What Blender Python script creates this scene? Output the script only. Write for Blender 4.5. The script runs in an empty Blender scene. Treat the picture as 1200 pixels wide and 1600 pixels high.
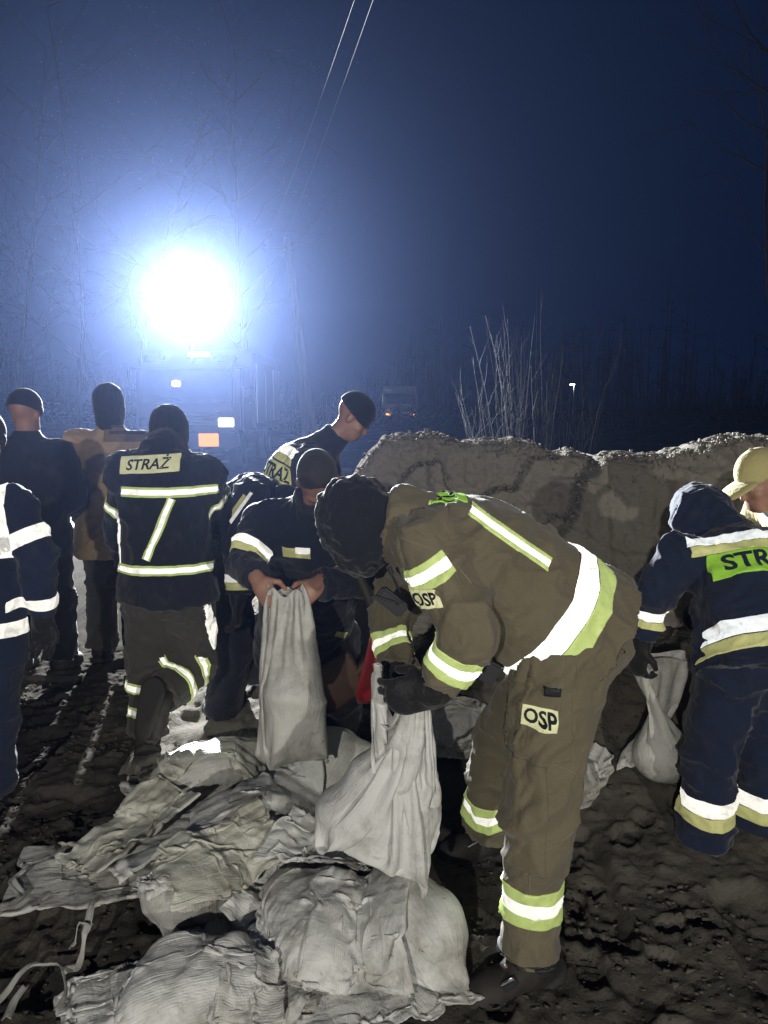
import bpy, bmesh, math, random
import numpy as np
from mathutils import Vector, Matrix
from mathutils.bvhtree import BVHTree

R = math.radians
sc = bpy.context.scene
C = sc.collection

# ---------------------------------------------------------------- camera, world, light, exposure
PITCH = R(8.0); CAMZ = 1.65; F = 1201.0
cam = bpy.data.cameras.new('camera'); camo = bpy.data.objects.new('camera', cam); C.objects.link(camo)
camo.location = (0, 0, CAMZ); camo.rotation_euler = (R(90) - PITCH, 0, 0)
cam.sensor_fit = 'VERTICAL'; cam.sensor_height = 36.0; cam.lens = 36.0 * F / 1600.0
cam.clip_start = 0.05; cam.clip_end = 2000
sc.camera = camo
world = bpy.data.worlds.new('World'); sc.world = world; world.use_nodes = True
wn = world.node_tree.nodes['Background']
wn.inputs[0].default_value = (0.07, 0.26, 1.0, 1); wn.inputs[1].default_value = 0.023

def lamp(name, kind, loc, target, power, color, radius, spot=None, blend=0.3):
    l = bpy.data.lights.new(name, kind); o = bpy.data.objects.new(name, l); C.objects.link(o)
    l.energy = power; l.color = color; l.shadow_soft_size = radius
    if spot: l.spot_size = R(spot); l.spot_blend = blend
    o.location = loc
    o.rotation_euler = (Vector(target) - Vector(loc)).to_track_quat('-Z', 'Y').to_euler()
    return o
FLOOD = Vector((-4.72, 19.3, 4.2))
# mast floodlights of the fire engine (the lit lamp in the picture)
lamp('floodlight_beam', 'SPOT', FLOOD + Vector((0, -0.35, 0)), (0.5, 3.0, 0.2), 105000, (0.93, 0.97, 1.0), 0.16, 74, 0.9)
# the pair of vehicle work lamps behind the photographer that throws the shadows on the sand
lamp('vehicle_work_lamp', 'SPOT', (-1.25, -4.2, 2.7), (0.1, 4.0, 0.75), 900, (1.0, 0.96, 0.86), 0.045, 54, 0.4)
lamp('vehicle_work_lamp', 'SPOT', (2.35, -4.2, 2.05), (0.9, 4.0, 0.8), 720, (1.0, 0.96, 0.86), 0.045, 54, 0.4)

sc.view_settings.view_transform = 'Standard'; sc.view_settings.look = 'None'
sc.view_settings.exposure = 0.0; sc.view_settings.gamma = 1.0
sc.view_settings.use_curve_mapping = False
sc.cycles.use_denoising = True
sc.cycles.max_bounces = 6; sc.cycles.diffuse_bounces = 3; sc.cycles.glossy_bounces = 3
sc.cycles.transmission_bounces = 4; sc.cycles.volume_bounces = 0; sc.cycles.transparent_max_bounces = 6
sc.cycles.sample_clamp_indirect = 4.0

# ---------------------------------------------------------------- small maths
rng = np.random.default_rng(7)
random.seed(7)
def A(*v): return np.array(v, float)
def nrm(v): v = np.asarray(v, float); return v / (np.linalg.norm(v) + 1e-12)
def P(px, py, Y):
    """a point of the place, measured in the photograph at a known distance Y"""
    x = (px - 600) / F; u = (800 - py) / F
    dy = math.cos(PITCH) + math.sin(PITCH) * u; dz = -math.sin(PITCH) + math.cos(PITCH) * u
    t = Y / dy
    return A(x * t, Y, CAMZ + dz * t)
def sstep(a, b, x): t = np.clip((np.asarray(x, float) - a) / (b - a), 0, 1); return t * t * (3 - 2 * t)
_perm = np.random.default_rng(3).random(4096)
def _h(ix, iy, iz, seed):
    return _perm[(ix * 374761393 + iy * 668265263 + iz * 2147483647 + seed * 974711 + ((ix * 73856093) ^ (iy * 19349663) ^ (iz * 83492791))) & 4095]
def vnoise(p, seed=0):
    """smooth value noise, -1..1, p (...,3)"""
    p = np.asarray(p, float); i = np.floor(p).astype(np.int64); f = p - i
    w = f * f * f * (f * (f * 6 - 15) + 10)
    out = 0
    for dx in (0, 1):
        for dy in (0, 1):
            for dz in (0, 1):
                wt = (w[..., 0] if dx else 1 - w[..., 0]) * (w[..., 1] if dy else 1 - w[..., 1]) * (w[..., 2] if dz else 1 - w[..., 2])
                out = out + wt * _h(i[..., 0] + dx, i[..., 1] + dy, i[..., 2] + dz, seed)
    return out * 2 - 1
def fbm(p, oct=4, seed=0, gain=0.5):
    s = 0; a = 1.0; t = 0
    for k in range(oct):
        s = s + a * vnoise(np.asarray(p) * (2.03 ** k), seed + k * 17); t += a; a *= gain
    return s / t
def xyz(x, y, z=0.0):
    x, y, z = np.broadcast_arrays(x, y, z); return np.stack([x, y, z], -1)

# ---------------------------------------------------------------- materials
MATS = {}
def mat(name, build):
    if name in MATS: return MATS[name]
    m = bpy.data.materials.new(name); m.use_nodes = True
    nt = m.node_tree; b = nt.nodes['Principled BSDF']
    build(nt, b); MATS[name] = m
    return m
def N(nt, t, **kw):
    n = nt.nodes.new(t)
    for k, v in kw.items():
        if k in n.inputs: n.inputs[k].default_value = v
        else: setattr(n, k, v)
    return n
def mixcol(nt, fac, a, b):
    n = nt.nodes.new('ShaderNodeMix'); n.data_type = 'RGBA'
    for s, v in ((6, a), (7, b)):
        if hasattr(v, 'is_linked'): nt.links.new(v, n.inputs[s])
        else: n.inputs[s].default_value = (*v, 1)
    if hasattr(fac, 'is_linked'): nt.links.new(fac, n.inputs[0])
    else: n.inputs[0].default_value = fac
    return n.outputs[2]
def ramp(nt, sock, lo, hi):
    n = nt.nodes.new('ShaderNodeMapRange'); n.inputs[1].default_value = lo; n.inputs[2].default_value = hi
    nt.links.new(sock, n.inputs[0]); return n.outputs[0]
def noise(nt, scale, detail=4, rough=0.55, coord='Object', dist=0.0, stretch=None):
    tc = nt.nodes.new('ShaderNodeTexCoord'); n = N(nt, 'ShaderNodeTexNoise')
    n.inputs['Scale'].default_value = scale; n.inputs['Detail'].default_value = detail
    n.inputs['Roughness'].default_value = rough; n.inputs['Distortion'].default_value = dist
    s = tc.outputs[coord]
    if stretch:
        mp = nt.nodes.new('ShaderNodeMapping'); mp.inputs['Scale'].default_value = stretch
        nt.links.new(s, mp.inputs[0]); s = mp.outputs[0]
    nt.links.new(s, n.inputs['Vector'])
    return n.outputs['Fac']
def bump(nt, b, sock, strength, dist, prev=None):
    n = nt.nodes.new('ShaderNodeBump'); n.inputs['Strength'].default_value = strength; n.inputs['Distance'].default_value = dist
    nt.links.new(sock, n.inputs['Height'])
    if prev: nt.links.new(prev, n.inputs['Normal'])
    nt.links.new(n.outputs[0], b.inputs['Normal']); return n.outputs[0]

def fabric(name, col, col2=None, dirt=0.35, rough=0.88, fold=0.5):
    col2 = col2 or tuple(c * 0.72 for c in col)
    def f(nt, b):
        c = mixcol(nt, ramp(nt, noise(nt, 5, 5), 0.35, 0.7), col, col2)
        c = mixcol(nt, ramp(nt, noise(nt, 900, 2, 0.6), 0.3, 0.7), c, tuple(x * .72 for x in col))
        d = mixcol(nt, ramp(nt, noise(nt, 9, 9, 0.72), 0.53, 0.72), c, (0.10, 0.088, 0.068))
        c = mixcol(nt, dirt, c, d)
        nt.links.new(c, b.inputs['Base Color']); b.inputs['Roughness'].default_value = rough
        b.inputs['Specular IOR Level'].default_value = 0.25
        b.inputs['Sheen Weight'].default_value = 0.15; b.inputs['Sheen Roughness'].default_value = 0.5
        n0 = bump(nt, b, noise(nt, 9, 4, 0.55, dist=1.6), fold * .9, 0.02)
        n1 = bump(nt, b, noise(nt, 30, 3, 0.5, dist=1.0), fold, 0.007, n0)
        bump(nt, b, noise(nt, 600, 2, 0.6), 0.35, 0.0008, n1)
    return mat(name, f)
def plain(name, col, rough=0.6, metal=0.0, var=0.15, scale=18, spec=0.5):
    def f(nt, b):
        c = mixcol(nt, ramp(nt, noise(nt, scale, 5), 0.3, 0.75), col, tuple(x * (1 - var) for x in col))
        nt.links.new(c, b.inputs['Base Color'])
        b.inputs['Roughness'].default_value = rough; b.inputs['Metallic'].default_value = metal
        b.inputs['Specular IOR Level'].default_value = spec
        bump(nt, b, noise(nt, scale * 6, 3), 0.15, 0.002)
    return mat(name, f)
def emit(name, col, strength):
    def f(nt, b):
        b.inputs['Base Color'].default_value = (*[min(1, c * 0.8) for c in col], 1)
        b.inputs['Emission Color'].default_value = (*col, 1); b.inputs['Emission Strength'].default_value = strength
    return mat(name, f)
def tape(name, base, retro, rough, retro_col=(1, 1, 1), wear=0.3, rust=False):
    """retroreflective tape: glass beads send the light back along the way it came (lobe about the incoming ray)"""
    def f(nt, b):
        c = mixcol(nt, ramp(nt, noise(nt, 40, 6, 0.7), 0.5, 0.8), base, tuple(x * 0.6 for x in base))
        nt.links.new(c, b.inputs['Base Color']); b.inputs['Roughness'].default_value = 0.45
        geo = nt.nodes.new('ShaderNodeNewGeometry'); g = nt.nodes.new('ShaderNodeBsdfAnisotropic')
        g.inputs['Roughness'].default_value = rough
        gc = mixcol(nt, ramp(nt, noise(nt, 14, 9, 0.78, dist=.5), 0.50, 0.72), retro_col, tuple(x * (1 - wear) for x in retro_col))
        if rust: gc = mixcol(nt, ramp(nt, noise(nt, 9, 8, 0.75), 0.56, 0.68), gc, (.30, .19, .13))
        nt.links.new(gc, g.inputs['Color'])
        nt.links.new(geo.outputs['Incoming'], g.inputs['Normal'])
        mx = nt.nodes.new('ShaderNodeMixShader'); mx.inputs[0].default_value = retro
        nt.links.new(b.outputs[0], mx.inputs[1]); nt.links.new(g.outputs[0], mx.inputs[2])
        nt.links.new(mx.outputs[0], nt.nodes['Material Output'].inputs[0])
    return mat(name, f)

M_OLIVE = fabric('olive_brown_fabric', (0.16, 0.138, 0.09), (0.125, 0.107, 0.072), 0.65, fold=0.5)
M_NAVY = fabric('navy_fabric', (0.012, 0.020, 0.052), (0.009, 0.014, 0.036), 0.12)
M_DARKNAVY = fabric('dark_navy_fabric', (0.014, 0.017, 0.030), (0.010, 0.012, 0.020), 0.25)
M_BLACK = fabric('black_fabric', (0.009, 0.010, 0.014), (0.006, 0.007, 0.009), 0.2)
M_GREYTR = fabric('grey_brown_fabric', (0.055, 0.052, 0.045), None, 0.4)
M_TAN = fabric('tan_fabric', (0.42, 0.30, 0.17), (0.34, 0.24, 0.13), 0.2)
M_SAND_CAP = fabric('sand_coloured_cotton', (0.5, 0.44, 0.2), (0.44, 0.37, 0.17), 0.15)
M_PALEBLUE = fabric('pale_blue_cotton', (0.35, 0.42, 0.5), None, 0.1)
M_GLOVE = fabric('black_leather', (0.010, 0.010, 0.012), (0.02, 0.018, 0.016), 0.3, rough=0.6)
M_BOOT = plain('boot_leather', (0.030, 0.026, 0.024), 0.72, var=0.6, spec=.3)
M_SOLE = plain('boot_rubber', (0.02, 0.018, 0.016), 0.85)
M_HAIR = fabric('dark_knit', (0.010, 0.012, 0.018), (0.006, 0.007, 0.010), 0.0)
M_TRIM = plain('dark_trim', (0.012, 0.013, 0.016), 0.7)
M_METAL = plain('worn_steel', (0.35, 0.35, 0.36), 0.35, 1.0)
M_WOODH = plain('dark_handle', (0.03, 0.024, 0.018), 0.7)
M_WHITE = tape('white_reflective_tape', (0.55, 0.55, 0.53), 0.42, 0.45, wear=0.75)
M_WORN = tape('worn_silver_tape', (0.48, 0.5, 0.54), 0.36, 0.45, (.85, .92, 1.0), .72, True)
M_LIME = tape('lime_tape', (0.42, 0.52, 0.15), 0.12, 0.5, (0.8, 1.0, 0.45))
M_YELLOW = tape('pale_yellow_tape', (0.47, 0.48, 0.19), 0.10, 0.5, (1.0, 1.0, 0.5))
M_GREEN = tape('bright_green_panel', (0.26, 0.50, 0.035), 0.10, 0.5, (0.5, 1.0, 0.15))
M_PANEL = tape('yellow_grey_panel', (0.42, 0.44, 0.26), 0.16, 0.5, (1.0, 1.0, 0.65))
M_INK = plain('black_print', (0.008, 0.010, 0.014), 0.7)
def _skin(nt, b):
    c = mixcol(nt, ramp(nt, noise(nt, 14, 5), 0.3, 0.7), (0.34, 0.19, 0.13), (0.27, 0.13, 0.09))
    nt.links.new(c, b.inputs['Base Color']); b.inputs['Roughness'].default_value = 0.5
    b.inputs['Subsurface Weight'].default_value = 0.1; b.inputs['Subsurface Radius'].default_value = (0.01, 0.004, 0.002)
    bump(nt, b, noise(nt, 160, 4), 0.25, 0.001)
M_SKIN = mat('skin', _skin)

# ---------------------------------------------------------------- object helpers
def mesh_np(name, V, Fq, smooth=True):
    V = np.asarray(V, np.float32); me = bpy.data.meshes.new(name)
    me.vertices.add(len(V)); me.vertices.foreach_set('co', V.ravel())
    if isinstance(Fq, np.ndarray):
        n, k = Fq.shape
        me.loops.add(n * k); me.polygons.add(n)
        me.loops.foreach_set('vertex_index', Fq.astype(np.int32).ravel())
        me.polygons.foreach_set('loop_start', np.arange(0, n * k, k, dtype=np.int32))
        me.polygons.foreach_set('use_smooth', np.full(n, smooth, bool))
        me.update(calc_edges=True)
    else:
        me.clear_geometry(); me.from_pydata([tuple(map(float, v)) for v in V], [], Fq); me.update()
        me.polygons.foreach_set('use_smooth', np.full(len(me.polygons), smooth, bool))
    return me
ROOT = {}
def origin_of(parent):
    o = parent
    while o.parent: o = o.parent
    return np.array(o.location)
def obj(name, me, m, parent=None):
    o = bpy.data.objects.new(name, me); C.objects.link(o)
    if m is not None and not me.materials: me.materials.append(m)
    if parent is not None: o.parent = parent
    return o
def part(name, V, Fq, m, parent=None, smooth=True):
    """world-space vertices, stored relative to the thing's base"""
    V = np.asarray(V, float)
    if parent is not None: V = V - origin_of(parent)
    return obj(name, mesh_np(name, V, Fq, smooth), m, parent)
def tag(o, label=None, cat=None, group=None, kind=None):
    if label: o['label'] = label
    if cat: o['category'] = cat
    if group: o['group'] = group
    if kind: o['kind'] = kind
    return o
def thing(name, label, cat, loc=(0, 0, 0), group=None):
    o = bpy.data.objects.new(name, None); C.objects.link(o); o.location = tuple(map(float, loc)); o.empty_display_size = 0.1
    return tag(o, label, cat, group)
def bm_part(name, bm, m, parent=None, smooth=False):
    if parent is not None:
        bmesh.ops.translate(bm, verts=bm.verts, vec=-Vector(origin_of(parent)))
    me = bpy.data.meshes.new(name); bm.to_mesh(me); bm.free()
    me.polygons.foreach_set('use_smooth', np.full(len(me.polygons), smooth, bool))
    return obj(name, me, m, parent)
def box(name, c, s, m, parent=None, rot=None, bev=0.01, seg=2):
    bm = bmesh.new(); bmesh.ops.create_cube(bm, size=1.0)
    bmesh.ops.scale(bm, verts=bm.verts, vec=s)
    if bev: bmesh.ops.bevel(bm, geom=bm.edges[:], offset=min(bev, min(s) * 0.45), segments=seg, affect='EDGES')
    if rot is not None: bmesh.ops.transform(bm, verts=bm.verts, matrix=rot.to_4x4())
    bmesh.ops.translate(bm, verts=bm.verts, vec=tuple(map(float, c)))
    return bm_part(name, bm, m, parent)
def cyl(name, a, b, r0, r1, m, parent=None, seg=16, smooth=True):
    V, Fq = tube([a, b], [r0, r1], seg)
    n = len(V); Fl = [tuple(f) for f in Fq] + [tuple(range(seg))[::-1], tuple(range(n - seg, n))]
    return part(name, V, Fl, m, parent, smooth)
def tube(pts, rad, seg=6):
    pts = np.asarray(pts, float); n = len(pts); rad = np.broadcast_to(np.asarray(rad, float), (n,))
    tg = np.gradient(pts, axis=0) if n > 2 else np.repeat((pts[1] - pts[0])[None], 2, 0)
    tg /= np.linalg.norm(tg, axis=1, keepdims=True) + 1e-9
    ref = A(0, 0, 1) if abs(tg[0][2]) < 0.9 else A(1, 0, 0)
    V = []
    for i in range(n):
        u = nrm(np.cross(ref, tg[i])); w = np.cross(tg[i], u); ref = np.cross(tg[i], np.cross(ref, tg[i])) if n > 2 else ref
        a = np.arange(seg) * 2 * math.pi / seg
        V.append(pts[i] + rad[i] * (np.cos(a)[:, None] * u + np.sin(a)[:, None] * w))
    V = np.concatenate(V)
    i = np.arange(n - 1)[:, None]; j = np.arange(seg)[None]; j2 = (j + 1) % seg
    Fq = np.stack([i * seg + j, i * seg + j2, (i + 1) * seg + j2, (i + 1) * seg + j], -1).reshape(-1, 4)
    return V, Fq
def tubes(lst, seg=5):
    Vs, Fs, k = [], [], 0
    for pts, rad in lst:
        V, Fq = tube(pts, rad, seg); Vs.append(V); Fs.append(Fq + k); k += len(V)
    return np.concatenate(Vs), np.concatenate(Fs)

# ---------------------------------------------------------------- solid modelling by distance fields
class Field:
    def __init__(s, lo, hi, h):
        s.lo = np.asarray(lo, float); s.h = h
        n = np.ceil((np.asarray(hi) - s.lo) / h).astype(int) + 1
        s.ax = [s.lo[i] + np.arange(n[i]) * h for i in range(3)]
        s.d = np.full(tuple(n), 0.3, np.float32)
    def sl(s, lo, hi):
        r = []
        for i in range(3):
            a = max(0, int((lo[i] - s.lo[i]) / s.h) - 1); b = min(len(s.ax[i]), int((hi[i] - s.lo[i]) / s.h) + 3)
            r.append(slice(a, max(a, b)))
        return tuple(r)
    def put(s, fn, lo, hi, k, sub=False):
        q = s.sl(np.asarray(lo) - k - 2 * s.h, np.asarray(hi) + k + 2 * s.h)
        x, y, z = [s.ax[i][q[i]] for i in range(3)]
        if min(len(x), len(y), len(z)) == 0: return
        b = fn(x[:, None, None], y[None, :, None], z[None, None, :]).astype(np.float32)
        a = s.d[q]
        if sub: s.d[q] = np.maximum(a, -b)
        else:
            h = np.clip(0.5 + 0.5 * (b - a) / k, 0, 1); s.d[q] = b * (1 - h) + a * h - k * h * (1 - h)
    def cone(s, a, b, ra, rb, k=0.02, flat=None, f0=False, f1=False):
        a = np.asarray(a, float); b = np.asarray(b, float); ba = b - a; L2 = ba @ ba + 1e-9; L = math.sqrt(L2)
        def fn(x, y, z):
            px, py, pz = x - a[0], y - a[1], z - a[2]
            if flat is not None:
                ax, sc_ = flat; dt = (px * ax[0] + py * ax[1] + pz * ax[2]) * (1 / sc_ - 1)
                tt = (px * ba[0] + py * ba[1] + pz * ba[2]) / L2
                px, py, pz = px + dt * ax[0], py + dt * ax[1], pz + dt * ax[2]
            else: tt = (px * ba[0] + py * ba[1] + pz * ba[2]) / L2
            t = np.clip(tt, 0, 1)
            d = np.sqrt((px - t * ba[0]) ** 2 + (py - t * ba[1]) ** 2 + (pz - t * ba[2]) ** 2) - (ra + (rb - ra) * t)
            if flat is not None: d = d * (0.5 + 0.5 * flat[1])
            if f0: d = np.maximum(d, -tt * L)
            if f1: d = np.maximum(d, (tt - 1) * L)
            return d
        r = max(ra, rb); s.put(fn, np.minimum(a, b) - r, np.maximum(a, b) + r, k)
    def ell(s, c, axes, r, k=0.02, sub=False):
        c = np.asarray(c, float); ax = [nrm(v) for v in axes]; r = np.asarray(r, float)
        def fn(x, y, z):
            px, py, pz = x - c[0], y - c[1], z - c[2]
            q = [px * v[0] + py * v[1] + pz * v[2] for v in ax]
            k0 = np.sqrt(sum((q[i] / r[i]) ** 2 for i in range(3))); k1 = np.sqrt(sum((q[i] / r[i] ** 2) ** 2 for i in range(3))) + 1e-6
            return k0 * (k0 - 1) / k1
        m = r.max(); s.put(fn, c - m, c + m, k, sub)
    def cut(s, o, n, lo=None, hi=None):
        o = np.asarray(o, float); n = nrm(n)
        q = s.sl(lo, hi) if lo is not None else (slice(None),) * 3
        x, y, z = [s.ax[i][q[i]] for i in range(3)]
        d = (x[:, None, None] - o[0]) * n[0] + (y[None, :, None] - o[1]) * n[1] + (z[None, None, :] - o[2]) * n[2]
        s.d[q] = np.maximum(s.d[q], d.astype(np.float32))
    def mesh(s):
        d = s.d; sg = d < 0
        if not sg.any(): return np.zeros((0, 3)), np.zeros((0, 4), int)
        d[0], d[-1], d[:, 0], d[:, -1], d[:, :, 0], d[:, :, -1] = (0.1,) * 6; sg = d < 0
        c = np.zeros(tuple(np.array(d.shape) - 1), np.uint8)
        for i in (0, 1):
            for j in (0, 1):
                for k in (0, 1):
                    c += sg[i:d.shape[0] - 1 + i, j:d.shape[1] - 1 + j, k:d.shape[2] - 1 + k]
        mixed = (c > 0) & (c < 8); idx = np.full(c.shape, -1, np.int64); ci = np.argwhere(mixed); idx[mixed] = np.arange(len(ci))
        pos = np.zeros((len(ci), 3)); cnt = np.zeros(len(ci))
        cor = [(i, j, k) for i in (0, 1) for j in (0, 1) for k in (0, 1)]
        for a in cor:
            for b in cor:
                if sum(b) - sum(a) == 1 and all(y >= x for x, y in zip(a, b)):
                    d1 = d[ci[:, 0] + a[0], ci[:, 1] + a[1], ci[:, 2] + a[2]]; d2 = d[ci[:, 0] + b[0], ci[:, 1] + b[1], ci[:, 2] + b[2]]
                    m = (d1 < 0) != (d2 < 0); t = d1[m] / (d1[m] - d2[m])
                    pos[m] += np.array(a) + t[:, None] * (np.array(b) - np.array(a)); cnt[m] += 1
        V = (ci + pos / cnt[:, None]) * s.h + s.lo
        Q = []
        for ax in range(3):
            o = [(1, 2), (2, 0), (0, 1)][ax]
            s1 = [slice(None)] * 3; s2 = [slice(None)] * 3; s1[ax] = slice(0, -1); s2[ax] = slice(1, None)
            e = np.argwhere(sg[tuple(s1)] != sg[tuple(s2)])
            e = e[(e[:, o[0]] > 0) & (e[:, o[1]] > 0)]
            fl = sg[tuple(s1)][e[:, 0], e[:, 1], e[:, 2]]
            def g(da, db):
                f = e.copy(); f[:, o[0]] -= da; f[:, o[1]] -= db
                return idx[f[:, 0], f[:, 1], f[:, 2]]
            q = np.stack([g(1, 1), g(0, 1), g(0, 0), g(1, 0)], 1)
            q[~fl] = q[~fl][:, ::-1]; Q.append(q)
        return V, np.concatenate(Q)
def vnormals(V, Q):
    n = np.cross(V[Q[:, 2]] - V[Q[:, 0]], V[Q[:, 3]] - V[Q[:, 1]]); out = np.zeros_like(V)
    for k in range(4): np.add.at(out, Q[:, k], n)
    return out / (np.linalg.norm(out, axis=1, keepdims=True) + 1e-12)
def relax(V, Q, it=1, lam=0.5):
    for _ in range(it):
        s = np.zeros_like(V); c = np.zeros(len(V))
        for k in range(4):
            for kk in (1, 3):
                np.add.at(s, Q[:, k], V[Q[:, (k + kk) % 4]]); np.add.at(c, Q[:, k], 1)
        V = V + lam * (s / np.maximum(c, 1)[:, None] - V)
    return V
def cloth_folds(V, Q, amp, seed, joints=(), freq=5.0, segs=None):
    """push a garment's surface into folds: creases drawn out round the limb, tighter near the bent joints"""
    Nn = vnormals(V, Q)
    if not segs:
        ax = np.repeat(A(0, 0, 1)[None], len(V), 0)
    else:
        acc = np.zeros_like(V)
        for a, b in segs:
            d = b - a; t = np.clip((V - a) @ d / (d @ d), 0, 1); r2 = ((V - a - t[:, None] * d) ** 2).sum(1); dn = nrm(d); dn = dn if dn[2] < 0 else -dn
            acc += dn / (r2[:, None] + 2e-3) ** 2
        ax = nrm_rows(acc)
    rnd = nrm_rows(np.cross(ax, Nn)); phi = 1.25 * vnoise(V * 2.3, seed + 1) + .25
    w = rnd * np.cos(phi)[:, None] + ax * np.sin(phi)[:, None]
    jw = np.zeros(len(V))
    for (j, _a, rad, a_, lam) in joints: jw = np.maximum(jw, np.exp(-((V - j) ** 2).sum(1) / (rad * 1.1) ** 2))
    def streak(fr, ln, sd):
        t = 0
        for k in np.linspace(-1, 1, 7): t = t + vnoise((V + w * (k * ln)) * fr, sd)
        return t / 7
    s1 = streak(freq * 2.0, .075, seed); s2 = streak(freq * 4.2, .05, seed + 5); s3 = vnoise(V * 3.0, seed + 8)
    r1 = 1 - np.abs(np.clip(s1 * 3.2, -1, 1)) ** .8 * 2; r2 = 1 - np.abs(np.clip(s2 * 3.6, -1, 1)) ** .8 * 2
    d = amp * (.75 * r1 + .42 * r2) * (.45 + .75 * jw + .3 * s3) + amp * .9 * vnoise(V * freq * .8, seed + 11)
    return V + Nn * d[:, None]
def nrm_rows(a): return a / (np.linalg.norm(a, axis=1, keepdims=True) + 1e-12)
class Garment: pass
def garment(V, Q):
    g = Garment(); g.V = V; g.Q = Q; g.c = V[Q].mean(1); g.N = vnormals(V, Q); g.fn = nrm_rows(np.cross(V[Q[:, 2]] - V[Q[:, 0]], V[Q[:, 3]] - V[Q[:, 1]])); g._b = None
    return g
def nrm_rows(a): return a / (np.linalg.norm(a, axis=1, keepdims=True) + 1e-12)
def cut_patch(g, o, u, v, ur, vr, m, parent, name, depth=0.3, facing=None, off=0.003, maxr=None, keep=None):
    """a strip or panel sewn on a garment: the cloth between the planes u in ur, v in vr (None = all round)"""
    o = np.asarray(o, float); u = nrm(u); v = nrm(v); n = nrm(np.cross(u, v))
    r = g.c - o; msk = np.ones(len(r), bool); e = 0.03
    if ur: msk &= (r @ u > ur[0] - e) & (r @ u < ur[1] + e)
    if vr: msk &= (r @ v > vr[0] - e) & (r @ v < vr[1] + e)
    if facing is not None: msk &= (g.fn @ n > facing) & (np.abs(r @ n) < depth)
    if maxr: msk &= np.linalg.norm(r, axis=1) < maxr
    if keep is not None: msk &= keep(g.c)
    q = g.Q[msk]
    if len(q) == 0: return None
    ids, inv = np.unique(q, return_inverse=True); inv = inv.reshape(q.shape)
    bm = bmesh.new(); vs = [bm.verts.new(tuple(p)) for p in (g.V[ids] + g.N[ids] * off)]
    for f in inv:
        try: bm.faces.new([vs[i] for i in f])
        except ValueError: pass
    for ax, rg in ((u, ur), (v, vr)):
        if not rg: continue
        for val, sgn in ((rg[0], -1), (rg[1], 1)):
            bmesh.ops.bisect_plane(bm, geom=bm.verts[:] + bm.edges[:] + bm.faces[:], plane_co=tuple(o + ax * val), plane_no=tuple(ax * sgn), clear_outer=True)
    if not bm.faces: bm.free(); return None
    # one continuous strip: drop stray scraps
    left = set(bm.faces); isl = []
    while left:
        st = [left.pop()]; cur = [st[0]]
        while st:
            for e_ in st.pop().edges:
                for f_ in e_.link_faces:
                    if f_ in left: left.discard(f_); st.append(f_); cur.append(f_)
        isl.append(cur)
    isl.sort(key=lambda c_: -sum(f_.calc_area() for f_ in c_))
    for c_ in isl[1:]: bmesh.ops.delete(bm, geom=c_, context='FACES')
    # a thin folded edge so that the strip has a thickness
    ed = [x for x in bm.edges if x.is_boundary]
    ex = bmesh.ops.extrude_edge_only(bm, edges=ed)['geom']
    bm.normal_update()
    nv = [x for x in ex if isinstance(x, bmesh.types.BMVert)]
    vt = BVH(g)
    for x in nv:
        hit = vt.find_nearest(x.co)
        if hit[0] is not None: x.co = hit[0] - hit[1] * 0.001
    return bm_part(name, bm, m, parent, True)
def BVH(g):
    if g._b is None: g._b = BVHTree.FromPolygons([tuple(p) for p in g.V], [tuple(map(int, f)) for f in g.Q])
    return g._b
def text_on(panel, s, o, right, up, size, m, name='lettering', off=0.003, squeeze=1.0, weight=0.02, shear=0.0):
    """printed letters laid on a sewn panel"""
    cu = bpy.data.curves.new('t', 'FONT'); cu.body = s; cu.align_x = 'CENTER'; cu.align_y = 'CENTER'; cu.size = size; cu.offset = weight * size; cu.shear = shear
    cu.resolution_u = 3
    to = bpy.data.objects.new('t', cu); C.objects.link(to)
    me = bpy.data.meshes.new_from_object(to.evaluated_get(bpy.context.evaluated_depsgraph_get()))
    bpy.data.objects.remove(to); bpy.data.curves.remove(cu)
    bm = bmesh.new(); bm.from_mesh(me); bpy.data.meshes.remove(me)
    bmesh.ops.triangulate(bm, faces=bm.faces[:])
    for _ in range(3):
        bmesh.ops.subdivide_edges(bm, edges=[e for e in bm.edges if e.calc_length() > size * 0.11], cuts=1)
        bmesh.ops.triangulate(bm, faces=bm.faces[:])
    right = nrm(right); up = nrm(np.asarray(up) - right * (np.asarray(up) @ right)); n = np.cross(right, up)
    og = Vector(origin_of(panel)); vt = BVHTree.FromPolygons([v.co + og for v in panel.data.vertices], [tuple(p.vertices) for p in panel.data.polygons])
    gone = []
    for v in bm.verts:
        w = np.asarray(o) + right * v.co.x * squeeze + up * v.co.y
        h = vt.ray_cast(Vector(w + n * 0.25), Vector(-n), 0.5)
        if h[0] is None: gone.append(v); continue
        v.co = h[0] + Vector(n) * off
    bmesh.ops.delete(bm, geom=gone, context='VERTS')
    return bm_part(name, bm, m, panel, True)

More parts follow.
